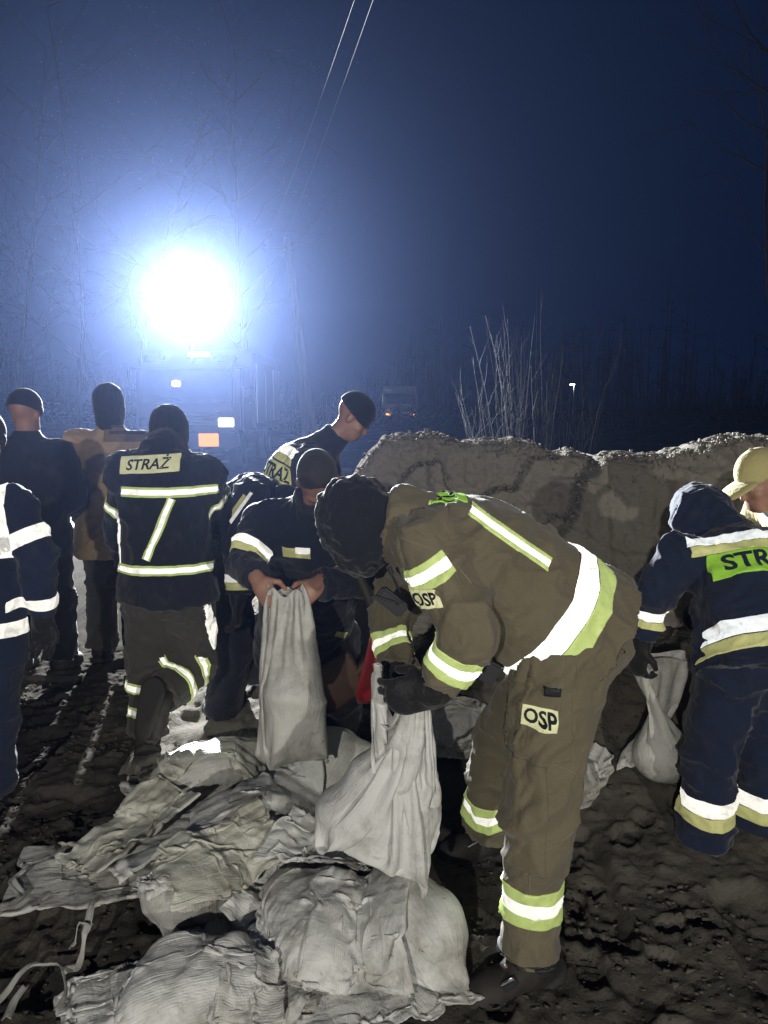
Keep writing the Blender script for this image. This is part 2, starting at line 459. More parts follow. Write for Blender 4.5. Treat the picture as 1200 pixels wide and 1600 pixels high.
# ---------------------------------------------------------------- the ground
def talus(x, y):
    """loose sand spilling from the foot of the pile"""
    x = np.asarray(x, float); y = np.asarray(y, float)
    return 0.42 * sstep(2.75, 4.0, y + 0.12 * (x - 1)) * sstep(-0.55, 0.5, x) * (1 - sstep(8.5, 11, y))
def gz(x, y):
    x = np.asarray(x, float); y = np.asarray(y, float)
    base = 0.035 * vnoise(xyz(x * 0.9, y * 0.9, 0.3), 5) * sstep(1.0, 3.0, np.hypot(x, y))
    far = 0.7 * sstep(9, 30, y) * (0.5 + 0.5 * vnoise(xyz(x * 0.11, y * 0.11, 2.0), 9)) + 0.25 * sstep(8, 14, y) * vnoise(xyz(x * 0.5, y * 0.5, 4.), 12)
    bank = 1.3 * sstep(7, 22, -x - 0.12 * y) * sstep(4, 12, y)
    return base + far * sstep(-1.5, 1.5, x + 0.03 * y) + bank + talus(x, y)
def axis_coords(lo, hi, d, far_lo, far_hi, g=1.22):
    c = list(np.arange(lo, hi, d)); s = d; a = lo
    while a > far_lo: s *= g; a -= s; c.insert(0, a)
    s = d; a = c[-1]
    while a < far_hi: s *= g; a += s; c.append(a)
    return np.array(c)
def ground_tex(x, y):
    p = xyz(x, y, 0.0)
    n = 0.018 * fbm(p * 5, 3, 21) + 0.010 * fbm(p * 14, 3, 31)
    clods = np.maximum(0, vnoise(p * 24, 41) - 0.3) * 0.018 + np.maximum(0, vnoise(p * 47, 43) - 0.3) * 0.014
    prints = -0.035 * sstep(0.35, 0.6, vnoise(p * A(4.2, 3.0, 1), 51))
    return n + clods + prints
_pr = np.random.default_rng(31)
PRINTS = [(_pr.uniform(-2.2, 2.0), _pr.uniform(1.6, 4.2), _pr.uniform(0, 6.28)) for _ in range(85)]
def boot_prints(x, y):
    """sole and heel marks pressed into the mud, with a pushed-up rim"""
    d = np.zeros(np.shape(x))
    for (px, py, a) in PRINTS:
        m = (np.abs(x - px) < .22) & (np.abs(y - py) < .22)
        if not m.any(): continue
        lx = (x[m] - px) * math.cos(a) + (y[m] - py) * math.sin(a); ly = -(x[m] - px) * math.sin(a) + (y[m] - py) * math.cos(a)
        e = np.minimum(np.hypot((lx - .055) / .085, ly / .050), np.hypot((lx + .085) / .050, ly / .042))
        d[m] += -.026 * (1 - sstep(.82, 1.02, e)) + .010 * np.exp(-((e - 1.16) / .13) ** 2) + .004 * (e < .85) * np.sign(np.sin(lx * 290))
    return d
gx = axis_coords(-2.5, 2.2, 0.0125, -320, 320); gy = axis_coords(1.4, 5.0, 0.0125, -60, 420)
GX, GY = np.meshgrid(gx, gy, indexing='ij')
near = np.exp(-(np.maximum(0, np.maximum(np.abs(GX) - 2.6, np.abs(GY - 3.2) - 2.2)) / 1.5) ** 2)
GZ = gz(GX, GY) + (ground_tex(GX, GY) + boot_prints(GX, GY)) * near
nx_, ny_ = GX.shape
ii, jj = np.meshgrid(np.arange(nx_ - 1), np.arange(ny_ - 1), indexing='ij')
GQ = np.stack([ii * ny_ + jj, (ii + 1) * ny_ + jj, (ii + 1) * ny_ + jj + 1, ii * ny_ + jj + 1], -1).reshape(-1, 4)
def sandmat(name, c1, c2, c3, snow):
    def f(nt, b):
        c = mixcol(nt, ramp(nt, noise(nt, 2.2, 6, 0.6), 0.35, 0.65), c1, c2)
        c = mixcol(nt, ramp(nt, noise(nt, 48, 6, 0.7), 0.52, 0.7), c, c3)
        c = mixcol(nt, ramp(nt, noise(nt, 300, 3, 0.7), 0.35, 0.8), c, tuple(x * 1.4 for x in c1))
        if snow:
            tc = nt.nodes.new('ShaderNodeTexCoord'); sx = nt.nodes.new('ShaderNodeSeparateXYZ'); nt.links.new(tc.outputs['Object'], sx.inputs[0])
            far = ramp(nt, sx.outputs['Y'], 7.0, 10.0); pm = ramp(nt, noise(nt, 0.35, 6, 0.65), 0.57, 0.61)
            mu = nt.nodes.new('ShaderNodeMath'); mu.operation = 'MULTIPLY'; nt.links.new(far, mu.inputs[0]); nt.links.new(pm, mu.inputs[1])
            c = mixcol(nt, mu.outputs[0], c, (0.42, 0.43, 0.45))
        if snow:
            sp = ramp(nt, sx.outputs['X'], .1, .9); nn = ramp(nt, noise(nt, 3.0, 7, .65), .3, .6); m2 = nt.nodes.new('ShaderNodeMath'); m2.operation = 'MULTIPLY'; nt.links.new(sp, m2.inputs[0]); nt.links.new(nn, m2.inputs[1])
            c = mixcol(nt, m2.outputs[0], c, (.115, .106, .093))
        nt.links.new(c, b.inputs['Base Color']); b.inputs['Roughness'].default_value = 1.0; b.inputs['Specular IOR Level'].default_value = 0.0
        n1 = bump(nt, b, noise(nt, 60, 6, 0.7), 0.6, 0.012)
        bump(nt, b, noise(nt, 420, 3, 0.7), 0.5, 0.002, n1)
    return mat(name, f)
M_GROUND = sandmat('trampled_sandy_mud', (0.062, 0.056, 0.048), (0.045, 0.042, 0.038), (0.025, 0.023, 0.021), True)
M_SANDP = sandmat('damp_sand', (0.185, 0.17, 0.148), (0.15, 0.139, 0.12), (0.095, 0.088, 0.078), False)
ground = part('ground', np.stack([GX, GY, GZ], -1).reshape(-1, 3), GQ, M_GROUND)
tag(ground, kind='structure')

# ---------------------------------------------------------------- the sand pile: a cut, slumping face with crusted edges
def build_pile():
    x = np.arange(-1.2, 4.6, 0.0115)
    def wob(x, z, a, f, sd): return a * vnoise(xyz(x * f, z * f, 0.3), sd)
    yc = 4.95 + 0.08 * vnoise(xyz(x * 1.7, 0, 0), 62) + 0.04 * vnoise(xyz(x * 5.5, 0, 0), 63) + 0.02 * vnoise(xyz(x * 16, 0, 0), 64)
    zc = (1.445 - 0.05 * sstep(1.2, 1.35, x) + 0.06 * vnoise(xyz(x * 1.3, 3, 0), 65) + 0.022 * vnoise(xyz(x * 6, 3, 0), 66) + 0.014 * vnoise(xyz(x * 20, 3, 0), 67)
          - 0.09 * np.exp(-((x - 1.14) / 0.13) ** 2))
    env = sstep(-1.15, 0.15, x); zc = zc * (0.15 + 0.85 * env ** 1.3)
    kn = np.array([0, .1, .2, .27, .31, .335, .36, .55, .72, .86, 1.0])
    dy = np.array([3.0, 1.7, .75, .25, .06, 0.0, -.02, -.10, -.26, -.7, -1.9])
    zr = np.array([0.05, .45, .93, 1.012, 1.0, .985, .90, .62, .36, .2, -.06])
    t = np.concatenate([np.linspace(0, .22, 36), np.linspace(.225, .36, 84), np.linspace(.363, .75, 130), np.linspace(.756, 1.0, 60)])
    DY = np.interp(t, kn, dy); ZR = np.interp(t, kn, zr)
    X = np.repeat(x[:, None], len(t), 1); Y = yc[:, None] + DY[None]; Z = zc[:, None] * ZR[None]
    fc = (sstep(.30, .34, t) * (1 - sstep(.70, .84, t)))[None]
    # the right-hand block stands forward; its broken left edge runs down to the left
    zz = np.minimum(Z, 1.42)
    xs = 1.29 - 0.50 * np.maximum(0, 1.27 - zz) + wob(X, Z, .035, 6, 71) + wob(X, Z, .018, 17, 72) + wob(X, Z, .010, 40, 73)
    S = 0.34 * sstep(-.012, .012, X - xs) * (1 - .6 * sstep(.72, .95, t)[None])
    # slumped slabs with crusted upper edges on the left
    for pts, off, sd in ((((-.4, .95), (-.02, 1.03), (.10, 1.16), (.22, 1.27), (.36, 1.30), (.40, 1.15), (.46, 1.0), (.60, 1.04), (.85, 1.14), (.95, 1.30), (1.3, 1.33), (2, 1.2)), .13, 74),
                         (((-.4, .6), (.05, .70), (.2, .86), (.5, .90), (.62, .70), (.9, .78), (1.05, .98), (1.3, .8), (2.2, .72), (3, .9)), .10, 75)):
        p = np.array(pts); e = np.interp(X, p[:, 0], p[:, 1]) + wob(X, Y * 0, .035, 7, sd) + wob(X, Z, .016, 19, sd + 20) + wob(X, Z, .010, 45, sd + 40)
        S = S + off * sstep(-.006, .010, e - Z) * np.where(X > xs, .15, 1.0) * fc
    q2 = vnoise(xyz(X * 3.2, Z * 4 + .6 * X, 7.5), 77) * 2.2; pl2 = np.floor(q2) + sstep(.8, 1.0, q2 - np.floor(q2))
    Y = Y - S - fc * .022 * pl2 - fc * .11 * fbm(xyz(X * 1.9, Z * 2.4, 1.7), 2, 79)
    p = np.stack([X, Y, Z], -1); left = np.where(X > xs, .45, 1.0)
    Y = Y - fc * left * (0.045 * fbm(p * 6, 3, 81) + 0.020 * fbm(p * 24, 3, 82) + .02 * np.maximum(0, vnoise(p * 13, 93) - .2))
    top = (1 - sstep(.27, .34, t))[None]
    rough = (0.016 * fbm(p * 4, 3, 83) + 0.010 * np.maximum(0, vnoise(p * 16, 84)) + 0.010 * np.maximum(0, vnoise(p * 38, 85) - 0.1))
    edge = np.exp(-((t - .318) / .03) ** 2)[None]
    Z = Z + top * rough - edge * (0.022 * np.maximum(0, vnoise(p * 22, 86)) + 0.010 * np.abs(vnoise(p * 48, 87)))
    Y = Y - edge * (.03 * vnoise(p * 14, 91) + .02 * vnoise(p * 36, 92))
    low = sstep(.7, .85, t)[None]
    Z = Z + low * (0.03 * fbm(p * 6, 3, 88) + 0.022 * np.maximum(0, vnoise(p * 30, 89)))
    n, m = X.shape
    # crumbs sit along every broken upper edge, on the ledges and on the slope at the foot
    gy_ = np.abs(np.diff(Y, axis=1, append=Y[:, -1:])) / (np.abs(np.diff(Z, axis=1, append=Z[:, -1:])) + .004)
    wgt = np.clip(gy_ - 1.2, 0, 3) * fc + edge * .22 + .10 * low; wgt = wgt * (X > -.5) * (X < 3) ; wgt = (wgt / wgt.sum()).ravel()
    rg = np.random.default_rng(77); ids = rg.choice(n * m, 7000, p=wgt); pp = np.stack([X, Y, Z], -1).reshape(-1, 3)[ids] + rg.normal(0, .008, (7000, 3)); rr = .003 + .011 * rg.random(7000) ** 2.2
    cb = np.array([[a, b, c] for a in (-1, 1) for b in (-1, 1) for c in (-1, 1)], float) * .62
    Vc = pp[:, None] + (cb[None] + rg.normal(0, .25, (7000, 8, 3))) * rr[:, None, None]
    qc = np.array([[0, 1, 3, 2], [4, 6, 7, 5], [0, 4, 5, 1], [2, 3, 7, 6], [0, 2, 6, 4], [1, 5, 7, 3]]); Qc = (qc[None] + (np.arange(7000) * 8)[:, None, None]).reshape(-1, 4)
    i, j = np.meshgrid(np.arange(n - 1), np.arange(m - 1), indexing='ij')
    Q = np.stack([i * m + j, i * m + j + 1, (i + 1) * m + j + 1, (i + 1) * m + j], -1).reshape(-1, 4)
    tag(part('sand_crumbs', Vc.reshape(-1, 3), Qc, M_SANDP), 'crumbs of sand clinging along the broken edges of the pile', 'sand crumbs', kind='stuff')
    o = part('sand_pile', np.stack([X, Y, Z], -1).reshape(-1, 3), Q, M_SANDP)
    tag(o, 'long heap of damp sand with a cut face behind the workers', 'sand pile')
build_pile()
def clods():
    """crumbs of sand and mud lying loose on the ground and at the foot of the pile"""
    rg = np.random.default_rng(12); n = 9000; x = rg.uniform(-2.6, 2.3, n); y = 1.5 + 3.2 * rg.random(n) ** .9; keep = vnoise(xyz(x * 2.2, y * 2.2, 0), 6) > -.25; x, y = x[keep], y[keep]; n = len(x)
    z = gz(x, y) + ground_tex(x, y); r = .003 + .009 * rg.random(n) ** 3
    cb = np.array([[a, b, c] for a in (-1, 1) for b in (-1, 1) for c in (-1, 1)], float) * .62
    V = (xyz(x, y, z + r * .35)[:, None] + (cb[None] + rg.normal(0, .34, (n, 8, 3))) * r[:, None, None] * A(1.3, 1.1, .6))
    q = np.array([[0, 1, 3, 2], [4, 6, 7, 5], [0, 4, 5, 1], [2, 3, 7, 6], [0, 2, 6, 4], [1, 5, 7, 3]]); Q = (q[None] + (np.arange(n) * 8)[:, None, None]).reshape(-1, 4)
    tag(part('loose_clods', V.reshape(-1, 3), Q, M_GROUND, None, True), 'loose crumbs of mud and sand scattered over the ground', 'clods', kind='stuff')
clods()
# ---------------------------------------------------------------- people
def frame_of(J):
    side = nrm(J['sr'] - J['sl']); up = nrm(J['neck'] - J['pel']); front = nrm(np.cross(up, side)); side = np.cross(front, up)
    return side, up, front
def hand_prims(F, wr, d, pn, thumb, curl, grow=1.0, k=0.008, spread=0.0, lat=None):
    """palm, four bent fingers of unequal length and a thumb leaving the side of the palm"""
    d = nrm(d); pn = nrm(np.asarray(pn) - d * (np.asarray(pn) @ d)); l = nrm(np.cross(d, pn)); l = l if l @ thumb > 0 else -l
    g = grow; lt = lat or grow
    F.cone(wr - d * 0.02, wr + d * 0.03, 0.031 * g, 0.036 * g, k, (pn, 0.7))
    F.cone(wr + d * 0.03, wr + d * 0.085, 0.042 * g, 0.044 * g, k, (pn, 0.42))
    for i, (off, ln) in enumerate(((0.030 * lt ** 1.3, .92), (0.010 * lt ** 1.3, 1.0), (-0.010 * lt ** 1.3, .95), (-0.029 * lt ** 1.3, .76))):
        p = wr + d * (0.092 - 0.004 * abs(i - 1)) + l * off; ang = 0.0; dd = d + l * off * spread
        for sl, rad, c in ((0.044, .0100, 0.55), (0.028, .0092, 0.8), (0.022, .0082, 0.6)):
            ang += curl * c * (1 + 0.06 * i); v = nrm(dd) * math.cos(ang) + pn * math.sin(ang)
            q = p + v * sl * ln * (0.9 + 0.1 * g); F.cone(p, q, rad * g ** .8, rad * 0.93 * g ** .8, 0.003); p = q
    p = wr + d * 0.028 + l * 0.032; v = nrm(d * 0.62 + l * 0.62 + pn * 0.42 * (0.4 + curl)); q = p + v * 0.045
    F.cone(p, q, 0.0145 * g, 0.0115 * g, 0.008); v = nrm(d * 0.85 + l * (0.25 - 0.3 * curl) + pn * 0.55 * curl)
    F.cone(q, q + v * 0.036, 0.0112 * g, 0.0095 * g, 0.004)
def head_prims(F, c, f, u, face=True):
    f = nrm(f); u = nrm(np.asarray(u) - f * (np.asarray(u) @ f)); s = np.cross(f, u)
    F.ell(c + u * 0.035 - f * 0.012, (s, f, u), (.076, .097, .088), 0.03)
    F.ell(c - u * 0.045 + f * 0.028, (s, f, u), (.058, .066, .080), 0.04)
    F.cone(c - u * 0.085 + f * 0.062 - s * 0.02, c - u * 0.085 + f * 0.062 + s * 0.02, 0.026, 0.026, 0.03)
    for k in (-1, 1):
        F.ell(c + s * k * 0.077 - u * 0.012 - f * 0.006, (s, f, u), (.010, .020, .032), 0.008)
        if face:
            F.ell(c + s * k * 0.043 + f * 0.062 - u * 0.028, (s, f, u), (.022, .022, .018), 0.02)
            F.cone(c + s * k * 0.014 + f * 0.092 + u * 0.022, c + s * k * 0.046 + f * 0.074 + u * 0.020, .009, .008, 0.012)
            F.ell(c + s * k * 0.032 + f * 0.096 + u * 0.002, (s, f, u), (.014, .012, .009), 0.01, sub=True)
            F.ell(c + s * k * 0.032 + f * 0.080 + u * 0.002, (s, f, u), (.0115, .0115, .0115), 0.004)
    if face:
        F.cone(c + f * 0.088 + u * 0.012, c + f * 0.108 - u * 0.032, .008, .012, 0.014)
        F.cone(c + f * 0.086 - u * 0.062 - s * 0.014, c + f * 0.086 - u * 0.062 + s * 0.014, .008, .008, 0.008)
        F.cone(c + f * 0.086 - u * 0.073 - s * 0.012, c + f * 0.086 - u * 0.073 + s * 0.012, .0075, .0075, 0.006)
    return s, f, u
def bbox(pts, m):
    p = np.array(pts); return p.min(0) - m, p.max(0) + m
LIMBS = dict(lu=('sl', 'el'), lf=('el', 'wl'), ru=('sr', 'er'), rf=('er', 'wr'), lt=('hl', 'kl'), ls=('kl', 'al'), rt=('hr', 'kr'), rs=('kr', 'ar'))
def build_person(label, J, jacket=None, trousers=None, h=0.012, bodyh=0.013, seed=1, head_f=None, head_u=None, gloves=True, hands=None,
                 bulk=1.0, coat=0.0, amp=0.010, face=False, boots=M_BOOT, hat=None, hood=None, collar=True, hathaslump=False, gaiter=None, jdepth=.76, thigh=1.0, cuffl=0.0, group='people filling sandbags'):
    J = {k: np.asarray(v, float) for k, v in J.items()}
    side, up, front = frame_of(J)
    base = (J['al'] + J['ar']) / 2; base = A(base[0], base[1], float(gz(base[0], base[1])))
    root = thing('person', label, 'person', base, group)
    head = J['head']; hf = nrm(head_f if head_f is not None else front); hu = nrm(head_u if head_u is not None else up)
    hands = hands or {}
    def hand_of(sd, F, grow):
        w, e = J['w' + sd], J['e' + sd]
        d, pn, th, cu = hands.get(sd, (nrm(w - e), nrm(np.cross(w - e, side)), front, 0.6))
        hand_prims(F, w + nrm(w - e) * 0.01, d, pn, th, cu, grow, lat=1.22 if gloves else None)
    # ---- body: one continuous figure
    lo, hi = bbox(list(J.values()), 0.24); F_ = Field(lo, hi, bodyh)
    waist = J['pel'] * 0.5 + J['chest'] * 0.5
    F_.cone(J['pel'], waist, .150, .135, .05, (front, .70)); F_.cone(waist, J['chest'], .135, .165, .05, (front, .68))
    F_.cone(J['chest'], J['neck'], .150, .055, .05, (front, .7)); F_.cone(J['sl'], J['sr'], .055, .055, .05)
    F_.cone(J['neck'], head - hu * 0.06 - hf * 0.01, .056, .054, .03)
    for k in 'lr':
        F_.cone(J['s' + k], J['e' + k], .052, .041, .03); F_.cone(J['e' + k], J['w' + k], .042, .028, .02)
        F_.cone(J['h' + k], J['k' + k], .085, .057, .05); F_.cone(J['k' + k], J['a' + k], .057, .040, .02)
        F_.cone(J['a' + k], J['t' + k], .040, .030, .02); hand_of(k, F_, 0.82 if gloves else 0.98)
    head_prims(F_, head, hf, hu, face)
    V, Q = F_.mesh(); part('body', relax(V, Q, 1, 0.3), Q, M_SKIN, root)
    G = {}
    # ---- trousers
    if trousers:
        lo, hi = bbox([J[k] for k in ('pel', 'hl', 'hr', 'kl', 'kr', 'al', 'ar')], 0.26); T = Field(lo, hi, h)
        T.cone(J['pel'] - side * .03, J['pel'] + up * 0.10, .168 * bulk, .160 * bulk, .05, (front, .78))
        T.cone(J['hl'], J['hr'], .100 * bulk * thigh, .100 * bulk * thigh, .06)
        jl = []
        for k in 'lr':
            hp, kn, an = J['h' + k], J['k' + k], J['a' + k]
            T.cone(hp, kn, .118 * bulk * thigh, .093 * bulk, .05); T.cone(kn, an + nrm(kn - an) * 0.015, .092 * bulk, .094 * bulk, .035, None, False, True)
            jl += [(kn, an - hp, 0.16, 0.006, 0.062), (an + (kn - an) * 0.18, an - kn, 0.12, 0.006, 0.06), (hp, an - hp, 0.17, 0.005, 0.085)]
        V, Q = T.mesh(); V = relax(V, Q, 1, 0.35); V = cloth_folds(V, Q, amp, seed, jl, 5.0, [(J['h' + k], J['k' + k]) for k in 'lr'] + [(J['k' + k], J['a' + k]) for k in 'lr']); part('trousers', V, Q, trousers, root); G['trousers'] = garment(V, Q)
    # ---- boots
    for k in 'lr':
        an, to, kn = J['a' + k], J['t' + k], J['k' + k]; d = nrm(to - an); sole = min(an[2] - 0.085, to[2] - 0.03)
        lo, hi = bbox([an, to, an + (kn - an) * 0.2], 0.13); B = Field(lo, hi, 0.0085)
        dn = nrm(A(d[0], d[1], d[2]))
        B.cone(an + (kn - an) * 0.16, an, .062, .058, .02); B.cone(an - nrm(kn - an) * 0.03 - d * 0.02, to, .057, .045, .03, (A(0, 0, 1), .95)); B.cone(to, to - d * .05, .047, .05, .02)
        upw = nrm(np.cross(np.cross(d, nrm(kn - an)), d))
        B.cut(an - upw * 0.082, -upw)
        V, Q = B.mesh()
        if len(V):
            b = part('boot', relax(V, Q, 1, .3), Q, boots, root); gb = garment(V, Q)
            S_ = Field(lo, hi, 0.0085); S_.cone(an - upw * 0.075 - d * 0.035, to - upw * 0.03 + d * 0.01, .062, .052, .02, (upw, .9))
            S_.cut(an - upw * 0.055, upw); S_.cut(an - upw * 0.086, -upw)
            V, Q = S_.mesh()
            if len(V): part('sole', V, Q, M_SOLE, b)
    # ---- jacket
    if jacket:
        ks = ['pel', 'chest', 'neck', 'sl', 'sr', 'el', 'er', 'wl', 'wr']
        lo, hi = bbox([J[k] for k in ks] + [J['pel'] - up * (0.1 + coat)], 0.25); K = Field(lo, hi, h)
        hem = J['pel'] - up * (0.06 + coat)
        K.cone(hem, waist, (.216 + coat * .15) * bulk, .190 * bulk, .05, (front, jdepth + .04), True, False); K.cone(waist, J['chest'], .190 * bulk, .196 * bulk, .06, (front, jdepth))
        K.cone(J['chest'], J['neck'], .178 * bulk, .085, .06, (front, jdepth)); K.cone(J['sl'], J['sr'], .086 * bulk, .086 * bulk, .06)
        if collar: K.cone(J['neck'] - up * 0.02, J['neck'] + nrm(head - J['neck']) * 0.07, .086, .078, .03, None, False, True)
        jl = []
        for k in 'lr':
            s_, e_, w_ = J['s' + k], J['e' + k], J['w' + k]
            K.cone(s_, e_, .087 * bulk, .074 * bulk, .04); K.cone(e_, w_ - nrm(w_ - e_) * 0.005, .073 * bulk, .059 * bulk, .03, None, False, True)
            jl += [(e_, w_ - s_, 0.13, 0.007, 0.055), (s_, e_ - s_, 0.13, 0.006, 0.07), (w_ * .8 + e_ * .2, w_ - e_, 0.08, 0.005, 0.045)]
        jl += [(waist, up, 0.2, 0.006, 0.10)]
        V, Q = K.mesh(); V = relax(V, Q, 1, 0.35); V = cloth_folds(V, Q, amp, seed + 40, jl, 5.0, [(J['s' + k], J['e' + k]) for k in 'lr'] + [(J['e' + k], J['w' + k]) for k in 'lr'] + [(J['neck'], hem)]); part('jacket', V, Q, jacket, root); G['jacket'] = garment(V, Q)
    if gloves:
        for k in 'lr':
            w, e = J['w' + k], J['e' + k]
            lo, hi = bbox([w - nrm(w - e) * 0.05, w], 0.21); L_ = Field(lo, hi, 0.005); hand_of(k, L_, 1.22)
            L_.cone(w - nrm(w - e) * 0.045, w + nrm(w - e) * 0.02, .047, .040, .015, None, True, False)
            V, Q = L_.mesh(); part('glove', relax(V, Q, 1, .3), Q, M_GLOVE, root)
    # ---- headwear
    s, f, u = side, hf, nrm(hu - hf * (hu @ hf)); s = np.cross(f, u)
    if hat:
        kind, hm = hat; lo, hi = bbox([head], 0.26); H_ = Field(lo, hi, 0.007)
        if kind == 'balaclava':
            H_.ell(head + u * 0.032 - f * 0.012, (s, f, u), (.084, .104, .095), .03); H_.ell(head - u * 0.052 + f * 0.036, (s, f, u), (.068, .080, .084), .05); H_.cone(J['neck'], head - u * .03, .078, .076, .04)
            V, Q = H_.mesh(); Nn = vnormals(V, Q); V = V + Nn * (.003 + np.abs((0.011 if hathaslump else .004) * vnoise(V * 24, seed) + (0.009 if hathaslump else .002) * vnoise(V * 52, seed + 3)))[:, None]; part('fleece_hood', V, Q, hm, root)
        elif kind == 'hair':
            H_.ell(head + u * 0.037 - f * 0.016, (s, f, u), (.079, .099, .091), .02); H_.cut(head + u * 0.045 + f * 0.045, -u * .8 + f * .9); H_.cut(head - u * 0.03, -u); V, Q = H_.mesh()
            part('short_hair', V, Q, hm, root)
        elif kind == 'beanie':
            H_.ell(head + u * 0.045 - f * 0.010, (s, f, u), (.091, .112, .100), .02); H_.cut(head + u * 0.004 + f * 0.02, -u - f * 0.25)
            V, Q = H_.mesh()
            if hathaslump:
                Nn = vnormals(V, Q); V = V + Nn * (0.011 * vnoise(V * 26, seed) + 0.006 * vnoise(V * 55, seed + 3))[:, None]
            b = part('knit_cap', V, Q, hm, root)
            E_ = Field(lo, hi, 0.007); E_.ell(head + u * 0.028 - f * 0.010, (s, f, u), (.0945, .1155, .10), .01); E_.cut(head + u * 0.008 + f * 0.02, -u - f * .25); E_.cut(head + u * 0.045 + f * 0.02, u + f * .25)
            V, Q = E_.mesh(); part('cap_cuff', V, Q, hm, b)
        else:
            H_.ell(head + u * 0.042 - f * 0.008, (s, f, u), (.086, .108, .104), .02); H_.cut(head + u * 0.022, -u - f * 0.12); V, Q = H_.mesh(); b = part('cap', V, Q, hm, root)
            E_ = Field(lo, hi, 0.005)
            E_.ell(head + f * 0.105 + u * 0.028 - u * .012, (s, f, u + f * .12), (.082, .105, .026), .01); E_.cut(head + f * 0.06, -f)
            E_.ell(head + f * 0.100 + u * 0.012 - u * .012, (s, f, u + f * .12), (.088, .112, .026), .01, sub=True)
            V, Q = E_.mesh(); part('brim', V, Q, hm, b)
            bp = Field(lo, hi, 0.004); bp.ell(head + u * 0.146 - f * .008, (s, f, u), (.01, .01, .006), .004); V, Q = bp.mesh(); part('button', V, Q, hm, b)
    if gaiter:
        lo, hi = bbox([head, J['neck']], 0.2); H_ = Field(lo, hi, 0.008); d_ = nrm(head - J['neck'])
        H_.cone(J['neck'] - d_ * .03, head - u * .0 - f * .012, .088, .087, .03); V, Q = H_.mesh(); V = cloth_folds(V, Q, .008, seed + 70, freq=8); part('neck_gaiter', V, Q, gaiter, root)
    if hood:
        lo, hi = bbox([head, J['neck']], 0.26); H_ = Field(lo, hi, 0.008)
        H_.ell(head + u * 0.02 - f * 0.02, (s, f, u), (.108, .13, .122), .03); H_.cone(J['neck'] - up * 0.02, head - u * 0.05, .105, .09, .05)
        H_.ell(head + f * 0.115, (s, f, u), (.075, .10, .10), .02, sub=True)
        V, Q = H_.mesh(); V = cloth_folds(V, Q, 0.026, seed + 90, freq=6); part('hood', V, Q, hood, root); G['hood'] = garment(V, Q)
    return root, J, G, (side, up, front)
def band(root, J, G, g, limb, t, strips, R_=0.17, name='reflective_band'):
    """tape sewn all round a sleeve or a trouser leg; strips = (from, to, material) measured along the limb"""
    a, b = (J[k] for k in LIMBS[limb]); o = a + (b - a) * t; ax = nrm(b - a)
    w = nrm(np.cross(ax, A(0.3, 0.2, 0.9))); off = 0.003
    def keep(c, a=a, b=b):
        tt = np.clip((c - a) @ (b - a) / ((b - a) @ (b - a)), 0, 1); return np.linalg.norm(c - a - tt[:, None] * (b - a), axis=1) < 0.135
    for lo, hi, m in strips:
        cut_patch(G[g], o, ax, w, (lo, hi), None, m, root, name, maxr=R_, off=off, keep=keep); off += 0.0006
def hem_band(root, G, o, up, strips, R_=0.34, keep=None, g='jacket', w=None, vr=None):
    w = nrm(np.cross(up, A(0.31, 0.2, 0.1))) if w is None else w
    for i, (lo, hi, m) in enumerate(strips): cut_patch(G[g], o, up, w, (lo, hi), vr, m, root, 'reflective_band', maxr=R_, keep=keep, off=0.003 + .0006 * i)
L3 = [(-.032, -.011, M_LIME), (-.011, .011, M_WHITE), (.011, .032, M_LIME)]
W2 = [(-.035, .003, M_WHITE), (.004, .04, M_YELLOW)]
W1 = [(-.026, .026, M_WHITE)]
